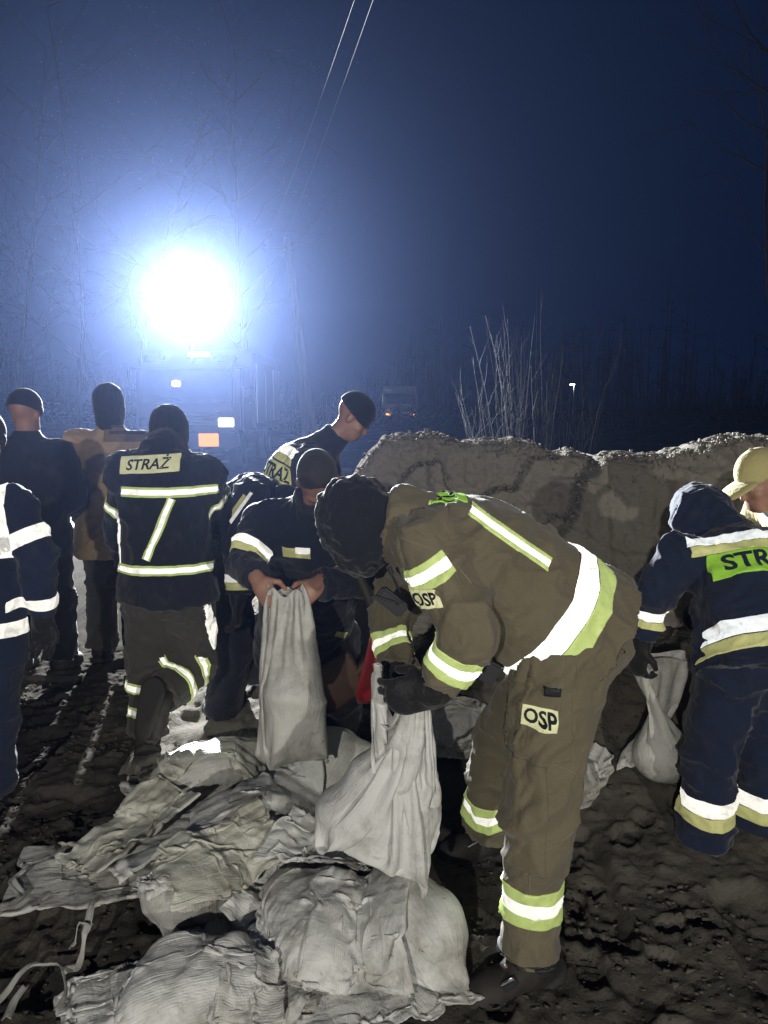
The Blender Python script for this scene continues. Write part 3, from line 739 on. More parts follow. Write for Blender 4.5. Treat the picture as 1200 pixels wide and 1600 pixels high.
# -- the firefighter bent over in the foreground
def fig_main():
    J = dict(pel=P(893, 985, 2.22), chest=P(735, 880, 2.16), neck=P(632, 822, 2.16), head=P(558, 818, 2.16),
             sl=P(662, 848, 2.02), el=P(732, 985, 1.90), wl=P(684, 1072, 1.93), sr=P(640, 850, 2.32), er=P(612, 955, 2.42), wr=P(622, 1050, 2.26),
             hl=P(880, 1020, 2.12), kl=P(842, 1245, 2.04), al=P(828, 1500, 2.02), tl=P(745, 1562, 1.95),
             hr=P(880, 1020, 2.32), kr=P(778, 1160, 2.56), ar=P(765, 1305, 2.66), tr=P(705, 1335, 2.60))
    root, J, G, (s, u, f) = build_person('firefighter in olive brown suit bent over beside the heap, gripping a white sandbag neck', J, M_OLIVE, M_OLIVE, h=0.0085, seed=3,
        head_f=nrm(A(-0.75, -0.05, -0.66)), head_u=nrm(A(-0.55, 0, 0.8)), bulk=1.06, amp=0.015, hat=('balaclava', M_HAIR), hathaslump=True, jdepth=.92, thigh=1.12,
        hands=dict(l=(nrm(A(-0.93, 0.12, -0.25)), A(-.15, 1, -.1), A(0, 0, 1), .62), r=(nrm(A(0.1, -0.35, -0.9)), A(0.2, -0.9, 0.1), A(0.9, -0.2, 0), 1.3)))
    K = Field(J['neck'] - .25, J['neck'] + .25, .008); d = nrm(J['head'] + A(0, 0, .02) - J['neck']); K.cone(J['neck'] - d * .05, J['neck'] + d * .055, .112, .108, .03, (A(0, 1, 0), .95), False, True); V, Q = K.mesh(); V = cloth_folds(V, Q, .012, 77, freq=6); part('raised_collar', V, Q, M_OLIVE, root)
    tb = [(-.052, -.018, M_LIME), (-.018, .018, M_WHITE), (.018, .052, M_LIME)]
    band(root, J, G, 'trousers', 'ls', 0.60, tb); band(root, J, G, 'trousers', 'rs', 0.62, tb)
    band(root, J, G, 'jacket', 'lf', 0.52, L3, 0.13); band(root, J, G, 'jacket', 'rf', 0.55, L3, 0.12)
    # broad white and lime tape round the waist
    o = J['pel'] + u * 0.085
    hem_band(root, G, o, u, [(-.055, -.0, M_LIME), (0.004, 0.07, M_WHITE)], 0.34, keep=lambda c: np.abs((c - o) @ u) < 0.16)
    # stripe over the shoulder blade to the waist, stripe on the upper sleeve
    g = G['jacket']; n = A(0, -1, 0.2)
    a, b = P(738, 797, 2.0), P(868, 888, 2.0); v = nrm(b - a); w = nrm(np.cross(v, A(0, 1, 0)))
    for lo, hi, m in ((-.017, -.008, M_LIME), (-.008, .008, M_WHITE), (.008, .017, M_LIME)):
        cut_patch(g, (a + b) / 2, v, w, (-.135, .125), (lo, hi), m, root, 'reflective_stripe', 0.4, -2, keep=lambda c: c[:, 1] < 2.3)
    a, b = P(628, 930, 1.9), P(697, 880, 1.9); v = nrm(b - a); w = nrm(np.cross(v, A(0, 1, 0)))
    for lo, hi, m in ((-.03, -.012, M_LIME), (-.012, .012, M_WHITE), (.012, .03, M_LIME)):
        cut_patch(g, (a + b) / 2, v, w, (-.075, .08), (lo, hi), m, root, 'reflective_stripe', 0.4, -2, keep=lambda c: c[:, 1] < 2.03)
    # badge on the sleeve, badge on the thigh, the name panel over the back
    def badge(gar, c, r, wdt, hgt, m, txt, ts):
        upv = np.cross(A(0, -1, 0), r); upv = nrm(upv) if upv[2] > 0 else -nrm(upv)
        pn = cut_patch(gar, c, r, upv, (-wdt / 2, wdt / 2), (-hgt / 2, hgt / 2), m, root, 'name_badge', 0.4, -2, off=0.010, keep=lambda q: q[:, 1] < 2.1)
        if pn is not None: text_on(pn, txt, c, r, upv, ts, M_INK, squeeze=0.8, weight=.03)
    badge(g, P(664, 941, 1.88), nrm(A(1, 0, 0.42)), 0.062, 0.046, M_PANEL, 'OSP', 0.042)
    badge(G['trousers'], P(847, 1131, 1.95), nrm(A(1, 0, -0.05)), 0.088, 0.058, M_PANEL, 'OSP', 0.055)
    c = P(700, 778, 2.14); pn = cut_patch(g, c, nrm(A(1, 0, -0.06)), A(0, 1, 0), (-.05, .05), (-.055, .13), M_GREEN, root, 'name_panel', 0.3, -2, keep=lambda q: q[:, 2] > c[2] - .09)
    if pn is not None: text_on(pn, 'STRAŻ', c, A(0, 1, 0), A(-1, 0, 0), 0.075, M_INK)
    cut_patch(g, P(652, 780, 2.14), nrm(A(1, 0, -0.06)), A(0, 1, 0), (-.04, .035), (-.05, .1), M_LIME, root, 'reflective_stripe', 0.3, -2, keep=lambda q: q[:, 2] > c[2] - .11)
    # thigh pocket with flap and strap, knee patch, trouser-seam piping
    t = G['trousers']
    pk = cut_patch(t, P(835, 1125, 1.95), A(1, 0, 0), A(0, 0, 1), (-.11, .105), (-.13, .11), M_OLIVE, root, 'thigh_pocket', 0.4, 0.15, off=0.007, keep=lambda q: q[:, 1] < 2.1)
    if pk is not None:
        cut_patch(t, P(835, 1060, 1.95), A(1, 0, 0.06), A(-.06, 0, 1), (-.115, .115), (-.045, .045), M_OLIVE, pk, 'pocket_flap', 0.4, 0.15, off=0.013, keep=lambda q: q[:, 1] < 2.1)
        cut_patch(t, P(866, 1086, 1.95), A(1, 0, 0), A(0, 0, 1), (-.022, .022), (-.014, .012), M_TRIM, pk, 'strap', 0.4, -2, off=0.016, keep=lambda q: q[:, 1] < 2.1)
    cut_patch(t, J['kl'] + A(-0.02, 0, -0.02), A(1, 0, 0), nrm(J['hl'] - J['al']), (-.3, .02), (-.16, .14), M_OLIVE, root, 'knee_patch', 0.4, -2, off=0.006, keep=lambda q: (q[:, 1] < 2.2) & (np.abs(q[:, 2] - J['kl'][2]) < .2))
    cut_patch(t, J['al'], A(1, 0, 0), nrm(J['kl'] - J['al']), (-.3, .3), (-.01, .035), M_TRIM, root, 'trouser_hem', 0.4, -2, off=0.004, keep=lambda q: (q[:, 1] < 2.25) & (q[:, 2] < .35))
    for (pa, pb) in ((P(838, 1200, 1.9), P(830, 1490, 1.9)),):
        v = nrm(pb - pa); cut_patch(t, (pa + pb) / 2, v, nrm(np.cross(v, A(0, 1, 0))), (-.25, .25), (-.002, .002), fabric('olive_thread', (.2, .175, .12)), root, 'seam', 0.4, 0.2, off=0.0015, keep=lambda q: q[:, 1] < 2.1)
    th_ = fabric('olive_thread', (.2, .175, .12))
    for gar, pa, pb in ((g, P(612, 838, 1.95), P(700, 862, 1.95)), (g, P(700, 862, 1.95), P(735, 905, 1.95)), (t, P(800, 1010, 1.95), P(900, 1062, 1.95)), (t, P(820, 1180, 1.95), P(905, 1215, 1.95)), (t, P(840, 1330, 1.95), P(900, 1300, 1.95)), (t, P(895, 1000, 1.95), P(960, 985, 1.95))):
        v = nrm(pb - pa); L_ = np.linalg.norm(pb - pa) / 2
        cut_patch(gar, (pa + pb) / 2, v, nrm(np.cross(v, A(0, 1, 0))), (-L_, L_), (-.0016, .0016), th_, root, 'seam', 0.4, 0.1, off=0.002, keep=lambda q: q[:, 1] < 2.12)
    # dark fastening tab at the front of the jacket, radio with its aerial clipped to the chest
    box('fastening_tab', P(765, 1050, 2.02), (0.05, 0.02, 0.06), M_TRIM, root, Matrix.Rotation(0.5, 3, 'Y'), 0.006)
    rd = thing('radio', 'black hand radio with short aerial clipped at chest of bent firefighter', 'radio', P(606, 930, 2.05))
    box('radio_body', P(612, 940, 2.06), (0.045, 0.03, 0.09), M_TRIM, rd, Matrix.Rotation(-0.9, 3, 'Y'), 0.006)
    V, Q = tube([P(625, 925, 2.03), P(610, 893, 2.0)], [.0035, .003], 6); part('aerial', V, Q, M_TRIM, rd); V, Q = tube([P(612, 897, 2.0), P(608, 886, 2.0)], [.006, .006], 8); part('aerial_tip', V, Q, M_TRIM, rd)
    box('microphone', P(600, 938, 2.02), (0.075, 0.016, 0.012), M_TRIM, rd, Matrix.Rotation(0.3, 3, 'Y'), 0.004)
    # buckle plates on the boots
    for k in 'lr':
        a, t_ = J['a' + k], J['t' + k]; c = a * 0.55 + t_ * 0.45 + A(0, -0.052, 0.02)
        box('boot_buckle', c, (0.045, 0.012, 0.03), M_METAL, root, Matrix.Rotation(-0.55, 3, 'Y'), 0.003)
        box('buckle_plate', c + A(0, -0.003, 0), (0.037, 0.012, 0.022), M_TRIM, root, Matrix.Rotation(-0.55, 3, 'Y'), 0.002)
    return J
JM = fig_main()
# -- navy suit, back to us, bending to the pile on the right
def fig_navy():
    J = dict(pel=P(1178, 1015, 2.78), chest=P(1172, 900, 2.93), neck=P(1132, 832, 3.07), head=P(1096, 815, 3.17),
             sl=P(1068, 868, 2.98), el=P(1018, 935, 3.0), wl=P(1003, 1003, 3.02), sr=P(1262, 862, 2.98), er=P(1310, 960, 3.05), wr=P(1250, 1040, 3.15),
             hl=P(1140, 1045, 2.78), kl=P(1108, 1190, 2.74), al=P(1098, 1318, 2.74), tl=P(1085, 1322, 2.9),
             hr=P(1214, 1045, 2.78), kr=P(1196, 1185, 2.80), ar=P(1186, 1305, 2.82), tr=P(1196, 1310, 2.97))
    root, J, G, (s, u, f) = build_person('firefighter in navy suit seen from behind with bright green name panel, by the sand face', J, M_NAVY, M_NAVY, h=0.0095, seed=11,
        head_f=nrm(A(-0.45, 0.75, -0.5)), bulk=1.08, amp=0.016, coat=.05, jdepth=.9, thigh=.92, hood=M_NAVY, hands=dict(l=(nrm(A(-0.1, .1, -1)), A(0.9, 0.3, 0), A(0, -1, 0), 1.0)))
    band(root, J, G, 'trousers', 'ls', 0.52, [(-.055, .0, M_WHITE), (.003, .05, M_YELLOW)]); band(root, J, G, 'trousers', 'rs', 0.52, [(-.055, .0, M_WHITE), (.003, .05, M_YELLOW)])
    band(root, J, G, 'jacket', 'lf', 0.42, [(-.035, .002, M_WHITE), (.005, .035, M_YELLOW)], 0.14); band(root, J, G, 'jacket', 'rf', 0.42, [(-.035, .002, M_WHITE), (.005, .035, M_YELLOW)], 0.14)
    o = J['pel'] + u * 0.0
    hem_band(root, G, o, u, [(-.052, .0, M_YELLOW), (0.005, 0.062, M_WORN)], 0.40, keep=lambda c: (np.abs((c - o) @ u) < 0.16), w=A(1, 0, 0), vr=(1.05 - o[0], .4))
    g = G['jacket']; c = P(1190, 868, 2.80); rt = nrm(A(1, 0, 0.02)); upv = nrm(u - rt * (u @ rt))
    cut_patch(g, c + upv * 0.045, rt, upv, (-.235, .235), (.03, .075), M_WORN, root, 'reflective_band', 0.4, 0.1)
    cut_patch(g, c + upv * 0.045, rt, upv, (-.225, .225), (-.012, .027), M_YELLOW, root, 'reflective_band', 0.4, 0.1)
    pn = cut_patch(g, c, rt, upv, (-.175, .175), (-.075, .03), M_GREEN, root, 'name_panel', 0.4, 0.1, off=0.006)
    if pn is not None: text_on(pn, 'STRAŻ', c - upv * 0.022, rt, upv, 0.095, M_NAVY, weight=0.03)
    return J
JN = fig_navy()
# -- the man in the sand-coloured cap at the right edge
def fig_cap():
    J = dict(pel=A(2.12, 3.30, 0.92), chest=A(1.86, 3.3, 1.16), neck=A(1.70, 3.28, 1.25), head=P(1190, 752, 3.26), sl=A(1.75, 3.12, 1.18), el=A(1.68, 3.06, 0.93), wl=A(1.52, 3.12, 0.75),
             sr=A(1.75, 3.48, 1.18), er=A(1.66, 3.55, 0.95), wr=A(1.5, 3.5, 0.78), hl=A(2.12, 3.2, 0.88), kl=A(2.05, 3.18, .52), al=A(2.15, 3.18, .24), tl=A(1.98, 3.16, .2),
             hr=A(2.12, 3.4, 0.88), kr=A(2.04, 3.44, .55), ar=A(2.18, 3.46, .3), tr=A(2.0, 3.46, .26))
    root, J, G, (s, u, f) = build_person('man in sand coloured peaked cap and pale jacket leaning in at the right edge', J, M_SAND_CAP, M_GREYTR, h=0.011, bodyh=0.0075, seed=17,
        head_f=nrm(A(-0.88, -0.16, -0.42)), head_u=nrm(A(-0.35, 0, 0.9)), face=True, hat=('cap', M_SAND_CAP))
    K = Field(J['neck'] - 0.2, J['neck'] + 0.2, 0.008); d = nrm(J['head'] - J['neck']); K.cone(J['neck'] - d * .02, J['neck'] + d * 0.065, .096, .09, .02, None, True, True); V, Q = K.mesh(); part('collar', V, Q, M_PALEBLUE, root)
fig_cap()
# -- back turned, STRAZ across the shoulders, mid-step
def fig_straz():
    J = dict(pel=P(264, 915, 3.48), chest=P(258, 775, 3.46), neck=P(258, 706, 3.52), head=P(264, 676, 3.66), sl=P(196, 738, 3.5), el=P(192, 830, 3.62), wl=P(205, 900, 3.78),
             sr=P(322, 742, 3.5), er=P(340, 815, 3.68), wr=P(330, 845, 3.88), hl=P(236, 930, 3.48), kl=P(232, 1040, 3.5), al=P(230, 1152, 3.5), tl=P(226, 1172, 3.66),
             hr=P(296, 930, 3.48), kr=P(306, 1035, 3.58), ar=P(250, 1092, 3.34), tr=P(236, 1140, 3.30))
    root, J, G, (s, u, f) = build_person('firefighter in dark suit seen from behind mid step, pale name panel across the shoulders', J, M_DARKNAVY, M_GREYTR, h=0.0105, seed=23, bulk=1.07, amp=0.015, hat=('balaclava', M_BLACK),
        head_f=nrm(A(0.1, 0.8, -0.6)), head_u=nrm(A(0, .6, .8)))
    g = G['jacket']; rt = nrm(A(1, 0.0, 0.06)); upv = A(-.06, 0, 1)
    c = P(226, 727, 3.33); pn = cut_patch(g, c, rt, upv, (-.13, .14), (-.035, .04), M_PANEL, root, 'name_panel', 0.4, 0.05)
    if pn is not None: text_on(pn, 'STRAŻ', c, rt, upv, 0.062, M_INK, squeeze=1.1, shear=.15)
    tb = [(-.022, -.012, M_LIME), (-.012, .012, M_WHITE), (.012, .022, M_LIME)]
    c = P(255, 770, 3.3); [cut_patch(g, c, A(1, 0, 0), A(0, 0, 1), (-.24, .24), (lo, hi), m, root, 'reflective_band', 0.5, -2, keep=lambda q: (q[:, 1] < 3.52) & (np.abs(q[:, 0] - c[0]) < .2)) for lo, hi, m in tb]
    o = P(262, 884, 3.46); hem_band(root, G, o, u, tb, 0.33, keep=lambda q: np.abs(q[:, 2] - o[2]) < .09)
    a, b = P(270, 775, 3.3), P(225, 880, 3.3); v = nrm(b - a); w = nrm(np.cross(v, A(0, 1, 0)))
    for lo, hi, m in ((-.018, -.010, M_LIME), (-.010, .010, M_WHITE), (.010, .018, M_LIME)): cut_patch(g, (a + b) / 2, v, w, (-.15, .15), (lo, hi), m, root, 'reflective_stripe', 0.4, 0.05)
    a, b = P(186, 800, 3.45), P(190, 880, 3.45); v = nrm(b - a); cut_patch(g, (a + b) / 2, v, nrm(np.cross(v, A(0, 1, 0))), (-.12, .12), (-.008, .012), M_WHITE, root, 'reflective_stripe', 0.4, -2, keep=lambda q: q[:, 1] < 3.6)
    band(root, J, G, 'jacket', 'ru', 0.45, tb, 0.15); band(root, J, G, 'jacket', 'lu', 0.55, tb, 0.15)
    for t in (.12, .45): band(root, J, G, 'trousers', 'ls', t + .12, tb); band(root, J, G, 'trousers', 'rs', t + .1, tb)
    t = G['trousers']; a, b = P(322, 925, 3.45), P(330, 1000, 3.45); v = nrm(b - a); cut_patch(t, (a + b) / 2, v, nrm(np.cross(v, A(0, 1, 0))), (-.16, .18), (-.01, .014), M_WHITE, root, 'reflective_stripe', 0.4, -2, keep=lambda q: q[:, 0] > -0.82)
fig_straz()
# -- at the left edge, navy suit
def fig_left():
    J = dict(pel=P(-42, 985, 3.12), chest=P(-48, 838, 3.1), neck=P(-40, 755, 3.16), head=P(-30, 690, 3.25), sl=P(-118, 800, 3.1), el=P(-150, 880, 3.1), wl=P(-140, 960, 3.15),
             sr=P(22, 792, 3.1), er=P(58, 868, 3.08), wr=P(66, 962, 3.12), hl=P(-75, 1010, 3.12), kl=P(-75, 1120, 3.1), al=P(-78, 1240, 3.1), tl=P(-80, 1250, 3.25),
             hr=P(-5, 1010, 3.12), kr=P(-8, 1120, 3.1), ar=P(-12, 1240, 3.1), tr=P(-10, 1250, 3.25))
    root, J, G, (s, u, f) = build_person('navy suited firefighter at the left edge, one arm with two white bands showing', J, M_NAVY, M_NAVY, h=0.011, seed=29, bulk=1.05, coat=0.07, head_f=A(0.1, .9, -.3), hat=('beanie', M_BLACK))
    band(root, J, G, 'jacket', 'ru', 0.62, [(-.03, .03, M_WHITE)], 0.16); band(root, J, G, 'jacket', 'rf', 0.74, [(-.024, .024, M_WHITE)], 0.14)
    o = P(0, 978, 3.1); hem_band(root, G, o, u, [(-.03, .03, M_WHITE)], 0.34, keep=lambda q: (np.abs(q[:, 2] - o[2]) < .09) & (q[:, 0] < -1.47) & (q[:, 0] > -1.95))
    g = G['jacket']; c = P(-8, 795, 3.0); cut_patch(g, c, A(1, 0, .1), A(0, 0, 1), (-.03, .03), (-.2, .13), M_WHITE, root, 'reflective_stripe', 0.4, 0.0)
    cut_patch(g, P(-50, 850, 3.0), A(1, 0, 0), A(0, 0, 1), (-.2, .145), (-.03, .03), M_WHITE, root, 'reflective_band', 0.4, 0.0)
fig_left()
def standing(label, cx, Y, top, jm, tm, hat, seed, lean=0.0, wid=0.19, **kw):
    hd = P(cx, top, Y); x = hd[0]; z = hd[2]; g0 = float(gz(x, Y)); s = (z - g0) / 1.66
    f = lambda dx, dy, dz: A(x + dx, Y + dy, g0 + dz * s)
    J = dict(pel=f(0, -.02, .95), chest=f(0, -.01, 1.28), neck=f(0, 0, 1.49), head=hd, sl=f(-wid, 0, 1.41), el=f(-wid - .06, .05, 1.13), wl=f(-wid - .0, .26, .98),
             sr=f(wid, 0, 1.41), er=f(wid + .06, .05, 1.13), wr=f(wid, .26, .98), hl=f(-.1, 0, .92), kl=f(-.11, .02, .5), al=f(-.12, 0, .1), tl=f(-.14, .16, .05), hr=f(.1, 0, .92), kr=f(.11, .02, .5), ar=f(.12, 0, .1), tr=f(.14, .16, .05))
    return build_person(label, J, jm, tm, h=0.013, bodyh=0.012, seed=seed, hat=hat, head_f=A(0.1, .95, -.15), **kw)
# -- dark jacket, bare nape under a dark cap
root, J, G, _ = standing('man in plain dark jacket seen from behind, bare nape below a dark cap', 40, 4.5, 646, M_DARKNAVY, M_BLACK, ('beanie', M_BLACK), 31, wid=.185, coat=.1, bulk=1.05)
# -- tan coat with a printed back
root, J, G, _ = standing('man in tan coat with faint printed panel on the back, beside dark jacket', 170, 4.75, 632, M_TAN, M_GREYTR, ('balaclava', M_BLACK), 37, wid=.2, coat=.16, bulk=1.06, amp=.014)
c = P(186, 673, 4.55); pn = cut_patch(G['jacket'], c, A(1, 0, 0), A(0, 0, 1), (-.13, .13), (-.07, .07), fabric('faded_print_cloth', (.2, .14, .085)), root, 'back_panel', .4, .1)
if pn is not None:
    for dz in (.028, -.012): cut_patch(G['jacket'], c, A(1, 0, 0), A(0, 0, 1), (-.1, .1), (dz - .012, dz + .008), fabric('print_line', (.08, .06, .045)), pn, 'faded_print', .4, .1, off=.006)
# -- the man leaning towards us holding a sack open
def fig_sack():
    J = dict(pel=P(478, 985, 3.52), chest=P(488, 850, 3.22), neck=P(497, 785, 3.06), head=P(497, 752, 2.98), sr=P(418, 822, 3.15), er=P(380, 882, 3.02), wr=P(402, 905, 2.86),
             sl=P(568, 838, 3.15), el=P(566, 905, 3.0), wl=P(500, 912, 2.88), hr=P(450, 1000, 3.52), kr=P(448, 1080, 3.42), ar=P(446, 1162, 3.5), tr=P(440, 1185, 3.36),
             hl=P(520, 1000, 3.52), kl=P(532, 1080, 3.42), al=P(536, 1162, 3.5), tl=P(545, 1185, 3.36))
    root, J, G, (s, u, f) = build_person('man in dark jacket leaning forward with head down, holding up a hanging white sack', J, M_DARKNAVY, M_BLACK, h=0.0105, bodyh=0.0075, seed=41, bulk=1.08, coat=.12, face=True, gloves=False,
        head_f=nrm(A(0.12, -0.50, -0.85)), head_u=nrm(A(0, -.8, .6)), hat=('hair', fabric('cropped_hair', (.035, .03, .028), (.02, .018, .016), 0)),
        hands=dict(r=(nrm(A(0.5, -.5, -.6)), A(.5, .3, -.5), A(0, -1, .4), 1.1), l=(nrm(A(-.6, -.4, -.5)), A(-.4, .5, -.5), A(0, -1, .4), 1.1)))
    yb = [(-.03, .002, M_WHITE), (.004, .034, M_YELLOW)]
    band(root, J, G, 'jacket', 'ru', 0.72, yb, .15); band(root, J, G, 'jacket', 'lu', 0.78, yb, .15)
    g = G['jacket']; o = J['chest'] - u * .02; rt = A(1, 0, 0)
    cut_patch(g, P(462, 862, 3.05), A(1, 0, 0), A(0, -.2, 1), (-.055, .06), (-.03, .018), M_YELLOW, root, 'reflective_band', .4, -2, keep=lambda q: q[:, 1] < 3.15)
    cut_patch(g, P(462, 862, 3.05), A(1, 0, 0), A(0, -.2, 1), (-.0, .06), (-.005, .022), M_WHITE, root, 'reflective_band', .4, -2, off=.005, keep=lambda q: q[:, 1] < 3.15)
    cut_patch(g, P(532, 998, 3.3), nrm(A(1, 0, -.6)), nrm(A(.6, 0, 1)), (-.025, .025), (-.014, .014), M_YELLOW, root, 'reflective_stripe', .4, -2, keep=lambda q: q[:, 1] < 3.5)
fig_sack()
# -- dark cap, name panel on the back, turned to the right
def fig_panel():
    J = dict(pel=P(428, 870, 4.45), chest=P(464, 742, 4.36), neck=P(515, 690, 4.34), head=P(552, 652, 4.34), sl=P(500, 712, 4.52), el=P(528, 800, 4.62), wl=P(570, 850, 4.55),
             sr=P(480, 728, 4.14), er=P(505, 815, 4.06), wr=P(560, 855, 4.1), hl=P(446, 890, 4.55), kl=P(462, 975, 4.55), al=P(450, 1062, 4.55), tl=P(485, 1072, 4.55),
             hr=P(440, 890, 4.35), kr=P(455, 975, 4.32), ar=P(440, 1068, 4.32), tr=P(475, 1078, 4.32))
    root, J, G, (s, u, f) = build_person('stooping firefighter in dark cap facing right, worn yellow name panel on his back', J, M_DARKNAVY, M_BLACK, h=0.0115, bodyh=0.009, seed=47, bulk=1.18, face=True, head_f=nrm(A(.78, -.05, -.62)), head_u=A(.6, 0, .8), hat=('beanie', M_BLACK))
    g = G['jacket']; n = nrm(A(-.75, -.62, .25)); rt = nrm(np.cross(A(0.35, 0, 1), n)); rt = rt if rt[0] > 0 else -rt; upv = np.cross(n, rt)
    c = P(452, 722, 4.22); pn = cut_patch(g, c, rt, upv, (-.125, .13), (-.125, -.015), M_YELLOW, root, 'name_panel', .4, .0)
    cut_patch(g, c, rt, upv, (-.125, .13), (.035, .085), M_WHITE, root, 'reflective_band', .4, .0); cut_patch(g, c, rt, upv, (-.125, .13), (-.005, .033), M_YELLOW, root, 'reflective_band', .4, .0)
    if pn is not None: text_on(pn, 'STRAŻ', c - upv * .07, rt, upv, .1, M_INK, squeeze=.8, weight=.03)
fig_panel()
# -- bent behind the others, one cuff showing
def fig_cuff():
    J = dict(pel=P(352, 905, 4.0), chest=P(382, 800, 3.92), neck=P(412, 772, 3.88), head=P(440, 800, 3.9), sl=P(402, 776, 4.1), el=P(420, 850, 4.16), wl=P(430, 915, 4.1),
             sr=P(392, 778, 3.72), er=P(372, 858, 3.66), wr=P(372, 932, 3.62), hl=P(358, 920, 4.1), kl=P(372, 1010, 4.1), al=P(350, 1100, 4.1), tl=P(385, 1115, 4.1),
             hr=P(352, 920, 3.9), kr=P(366, 1015, 3.86), ar=P(345, 1118, 3.86), tr=P(380, 1130, 3.86))
    root, J, G, (s, u, f) = build_person('hunched worker in dark suit between the others, single white and yellow cuff band', J, M_DARKNAVY, M_DARKNAVY, h=0.0115, seed=53, bulk=1.08, head_f=nrm(A(.6, .1, -.7)), head_u=A(.7, 0, .6), hat=('beanie', M_BLACK))
    band(root, J, G, 'jacket', 'rf', .68, W2, .14)
    g = G['jacket']; a, b = P(390, 772, 3.7), P(366, 805, 3.7); v = nrm(b - a); w = nrm(np.cross(v, A(0, 1, 0)))
    cut_patch(g, (a + b) / 2, v, w, (-.09, .09), (-.0, .016), M_WHITE, root, 'reflective_stripe', .4, -2, keep=lambda q: q[:, 1] < 3.9); cut_patch(g, (a + b) / 2, v, w, (-.06, .06), (-.02, -.003), M_YELLOW, root, 'reflective_stripe', .4, -2, keep=lambda q: q[:, 1] < 3.9)
fig_cuff()
# ---------------------------------------------------------------- sandbags: cloth dropped, draped and hung by a small cloth solver
HX0, HY0, HS = -2.2, 1.2, 0.01
hx = np.arange(HX0, 1.7, HS); hy = np.arange(HY0, 4.6, HS); _hX, _hY = np.meshgrid(hx, hy, indexing='ij')
HF = gz(_hX, _hY) + 0.01
def hsamp(x, y):
    fx = np.clip((x - HX0) / HS, 0, len(hx) - 2.01); fy = np.clip((y - HY0) / HS, 0, len(hy) - 2.01)
    i = fx.astype(int); j = fy.astype(int); a = fx - i; b = fy - j
    return HF[i, j] * (1 - a) * (1 - b) + HF[i + 1, j] * a * (1 - b) + HF[i, j + 1] * (1 - a) * b + HF[i + 1, j + 1] * a * b
def hmark(V):
    global HF
    v = V.reshape(V.shape[0], -1, 3)
    m1 = (v + np.roll(v, -1, 1)) / 2; pts = [v, m1, (v[1:] + v[:-1]) / 2, (m1[1:] + m1[:-1]) / 2]
    p = np.concatenate([q.reshape(-1, 3) for q in pts])
    i = ((p[:, 0] - HX0) / HS).round().astype(int); j = ((p[:, 1] - HY0) / HS).round().astype(int)
    ok = (i > 1) & (j > 1) & (i < len(hx) - 2) & (j < len(hy) - 2); h = HF.copy()
    np.maximum.at(h, (i[ok], j[ok]), p[ok, 2])
    d = h.copy()
    for a in (-1, 0, 1):
        for b in (-1, 0, 1): d = np.maximum(d, np.roll(np.roll(h, a, 0), b, 1) - 0.004)
    HF = d
def cloth(x, sp, steps=70, iters=7, blobs=(), pins=None, weld_top=False, g=9.0, th=(0.014, 0.005), bend=0.10, seed=0, fric=0.35):
    nl, nr = x.shape[:2]; half = nr // 2
    v = np.zeros_like(x); dt = 1 / 36.0
    thk = np.where(np.arange(nr) < half, th[0], th[1])[None, :]
    rest_r = sp; up = np.zeros(3); up[2] = -g
    if pins is not None: pm, pp = pins
    def con(p, q, rest, st):
        d = q - p; L = np.sqrt((d * d).sum(-1, keepdims=True)) + 1e-9
        return d * ((L - rest) / L * 0.5 * st)
    r2 = sp * 1.41421
    for s_ in range(steps):
        v = v * 0.965; v += up * dt; p = x + v * dt
        for it in range(iters):
            c = con(p, np.roll(p, -1, 1), sp, 0.8); p = p + (c - np.roll(c, 1, 1)) 
            c = con(p[:-1], p[1:], sp, 0.8); p[:-1] += c; p[1:] -= c
            q = np.roll(p, -1, 1)
            c = con(p[:-1], q[1:], r2, 0.25); c2 = con(p[1:], q[:-1], r2, 0.25)
            p[:-1] += c; p[1:] += c2; t = np.zeros_like(p); t[1:] += c; t[:-1] += c2; p -= np.roll(t, 1, 1)
            if it % 2 == 0:
                c = con(p, np.roll(p, -2, 1), 2 * sp, bend); p = p + (c - np.roll(c, 2, 1))
                c = con(p[:-2], p[2:], 2 * sp, bend); p[:-2] += c; p[2:] -= c
            m = (p[0] + p[0][::-1]) / 2; p[0] = p[0] * .2 + m * .8
            if weld_top: m = (p[-1] + p[-1][::-1]) / 2; p[-1] = p[-1] * .2 + m * .8
            for (bc, ax, br) in blobs:
                r = (p - bc) @ ax.T / br; L = np.sqrt((r * r).sum(-1)); ins = L < 1
                if ins.any():
                    rr = r[ins] / (L[ins][:, None] + 1e-6); p[ins] = bc + (rr * br) @ ax
            hgt = hsamp(p[..., 0], p[..., 1]) + thk; low = p[..., 2] < hgt
            if low.any():
                p[..., 2] = np.where(low, hgt, p[..., 2])
                p[..., :2] = np.where(low[..., None], x[..., :2] + (p[..., :2] - x[..., :2]) * (1 - fric), p[..., :2])
            if pins is not None: p = np.where(pm[..., None], pp, p)
        v = (p - x) / dt; L = np.sqrt((v * v).sum(-1, keepdims=True)); v = np.where(L > 3, v * 3 / (L + 1e-9), v); x = p
    return x
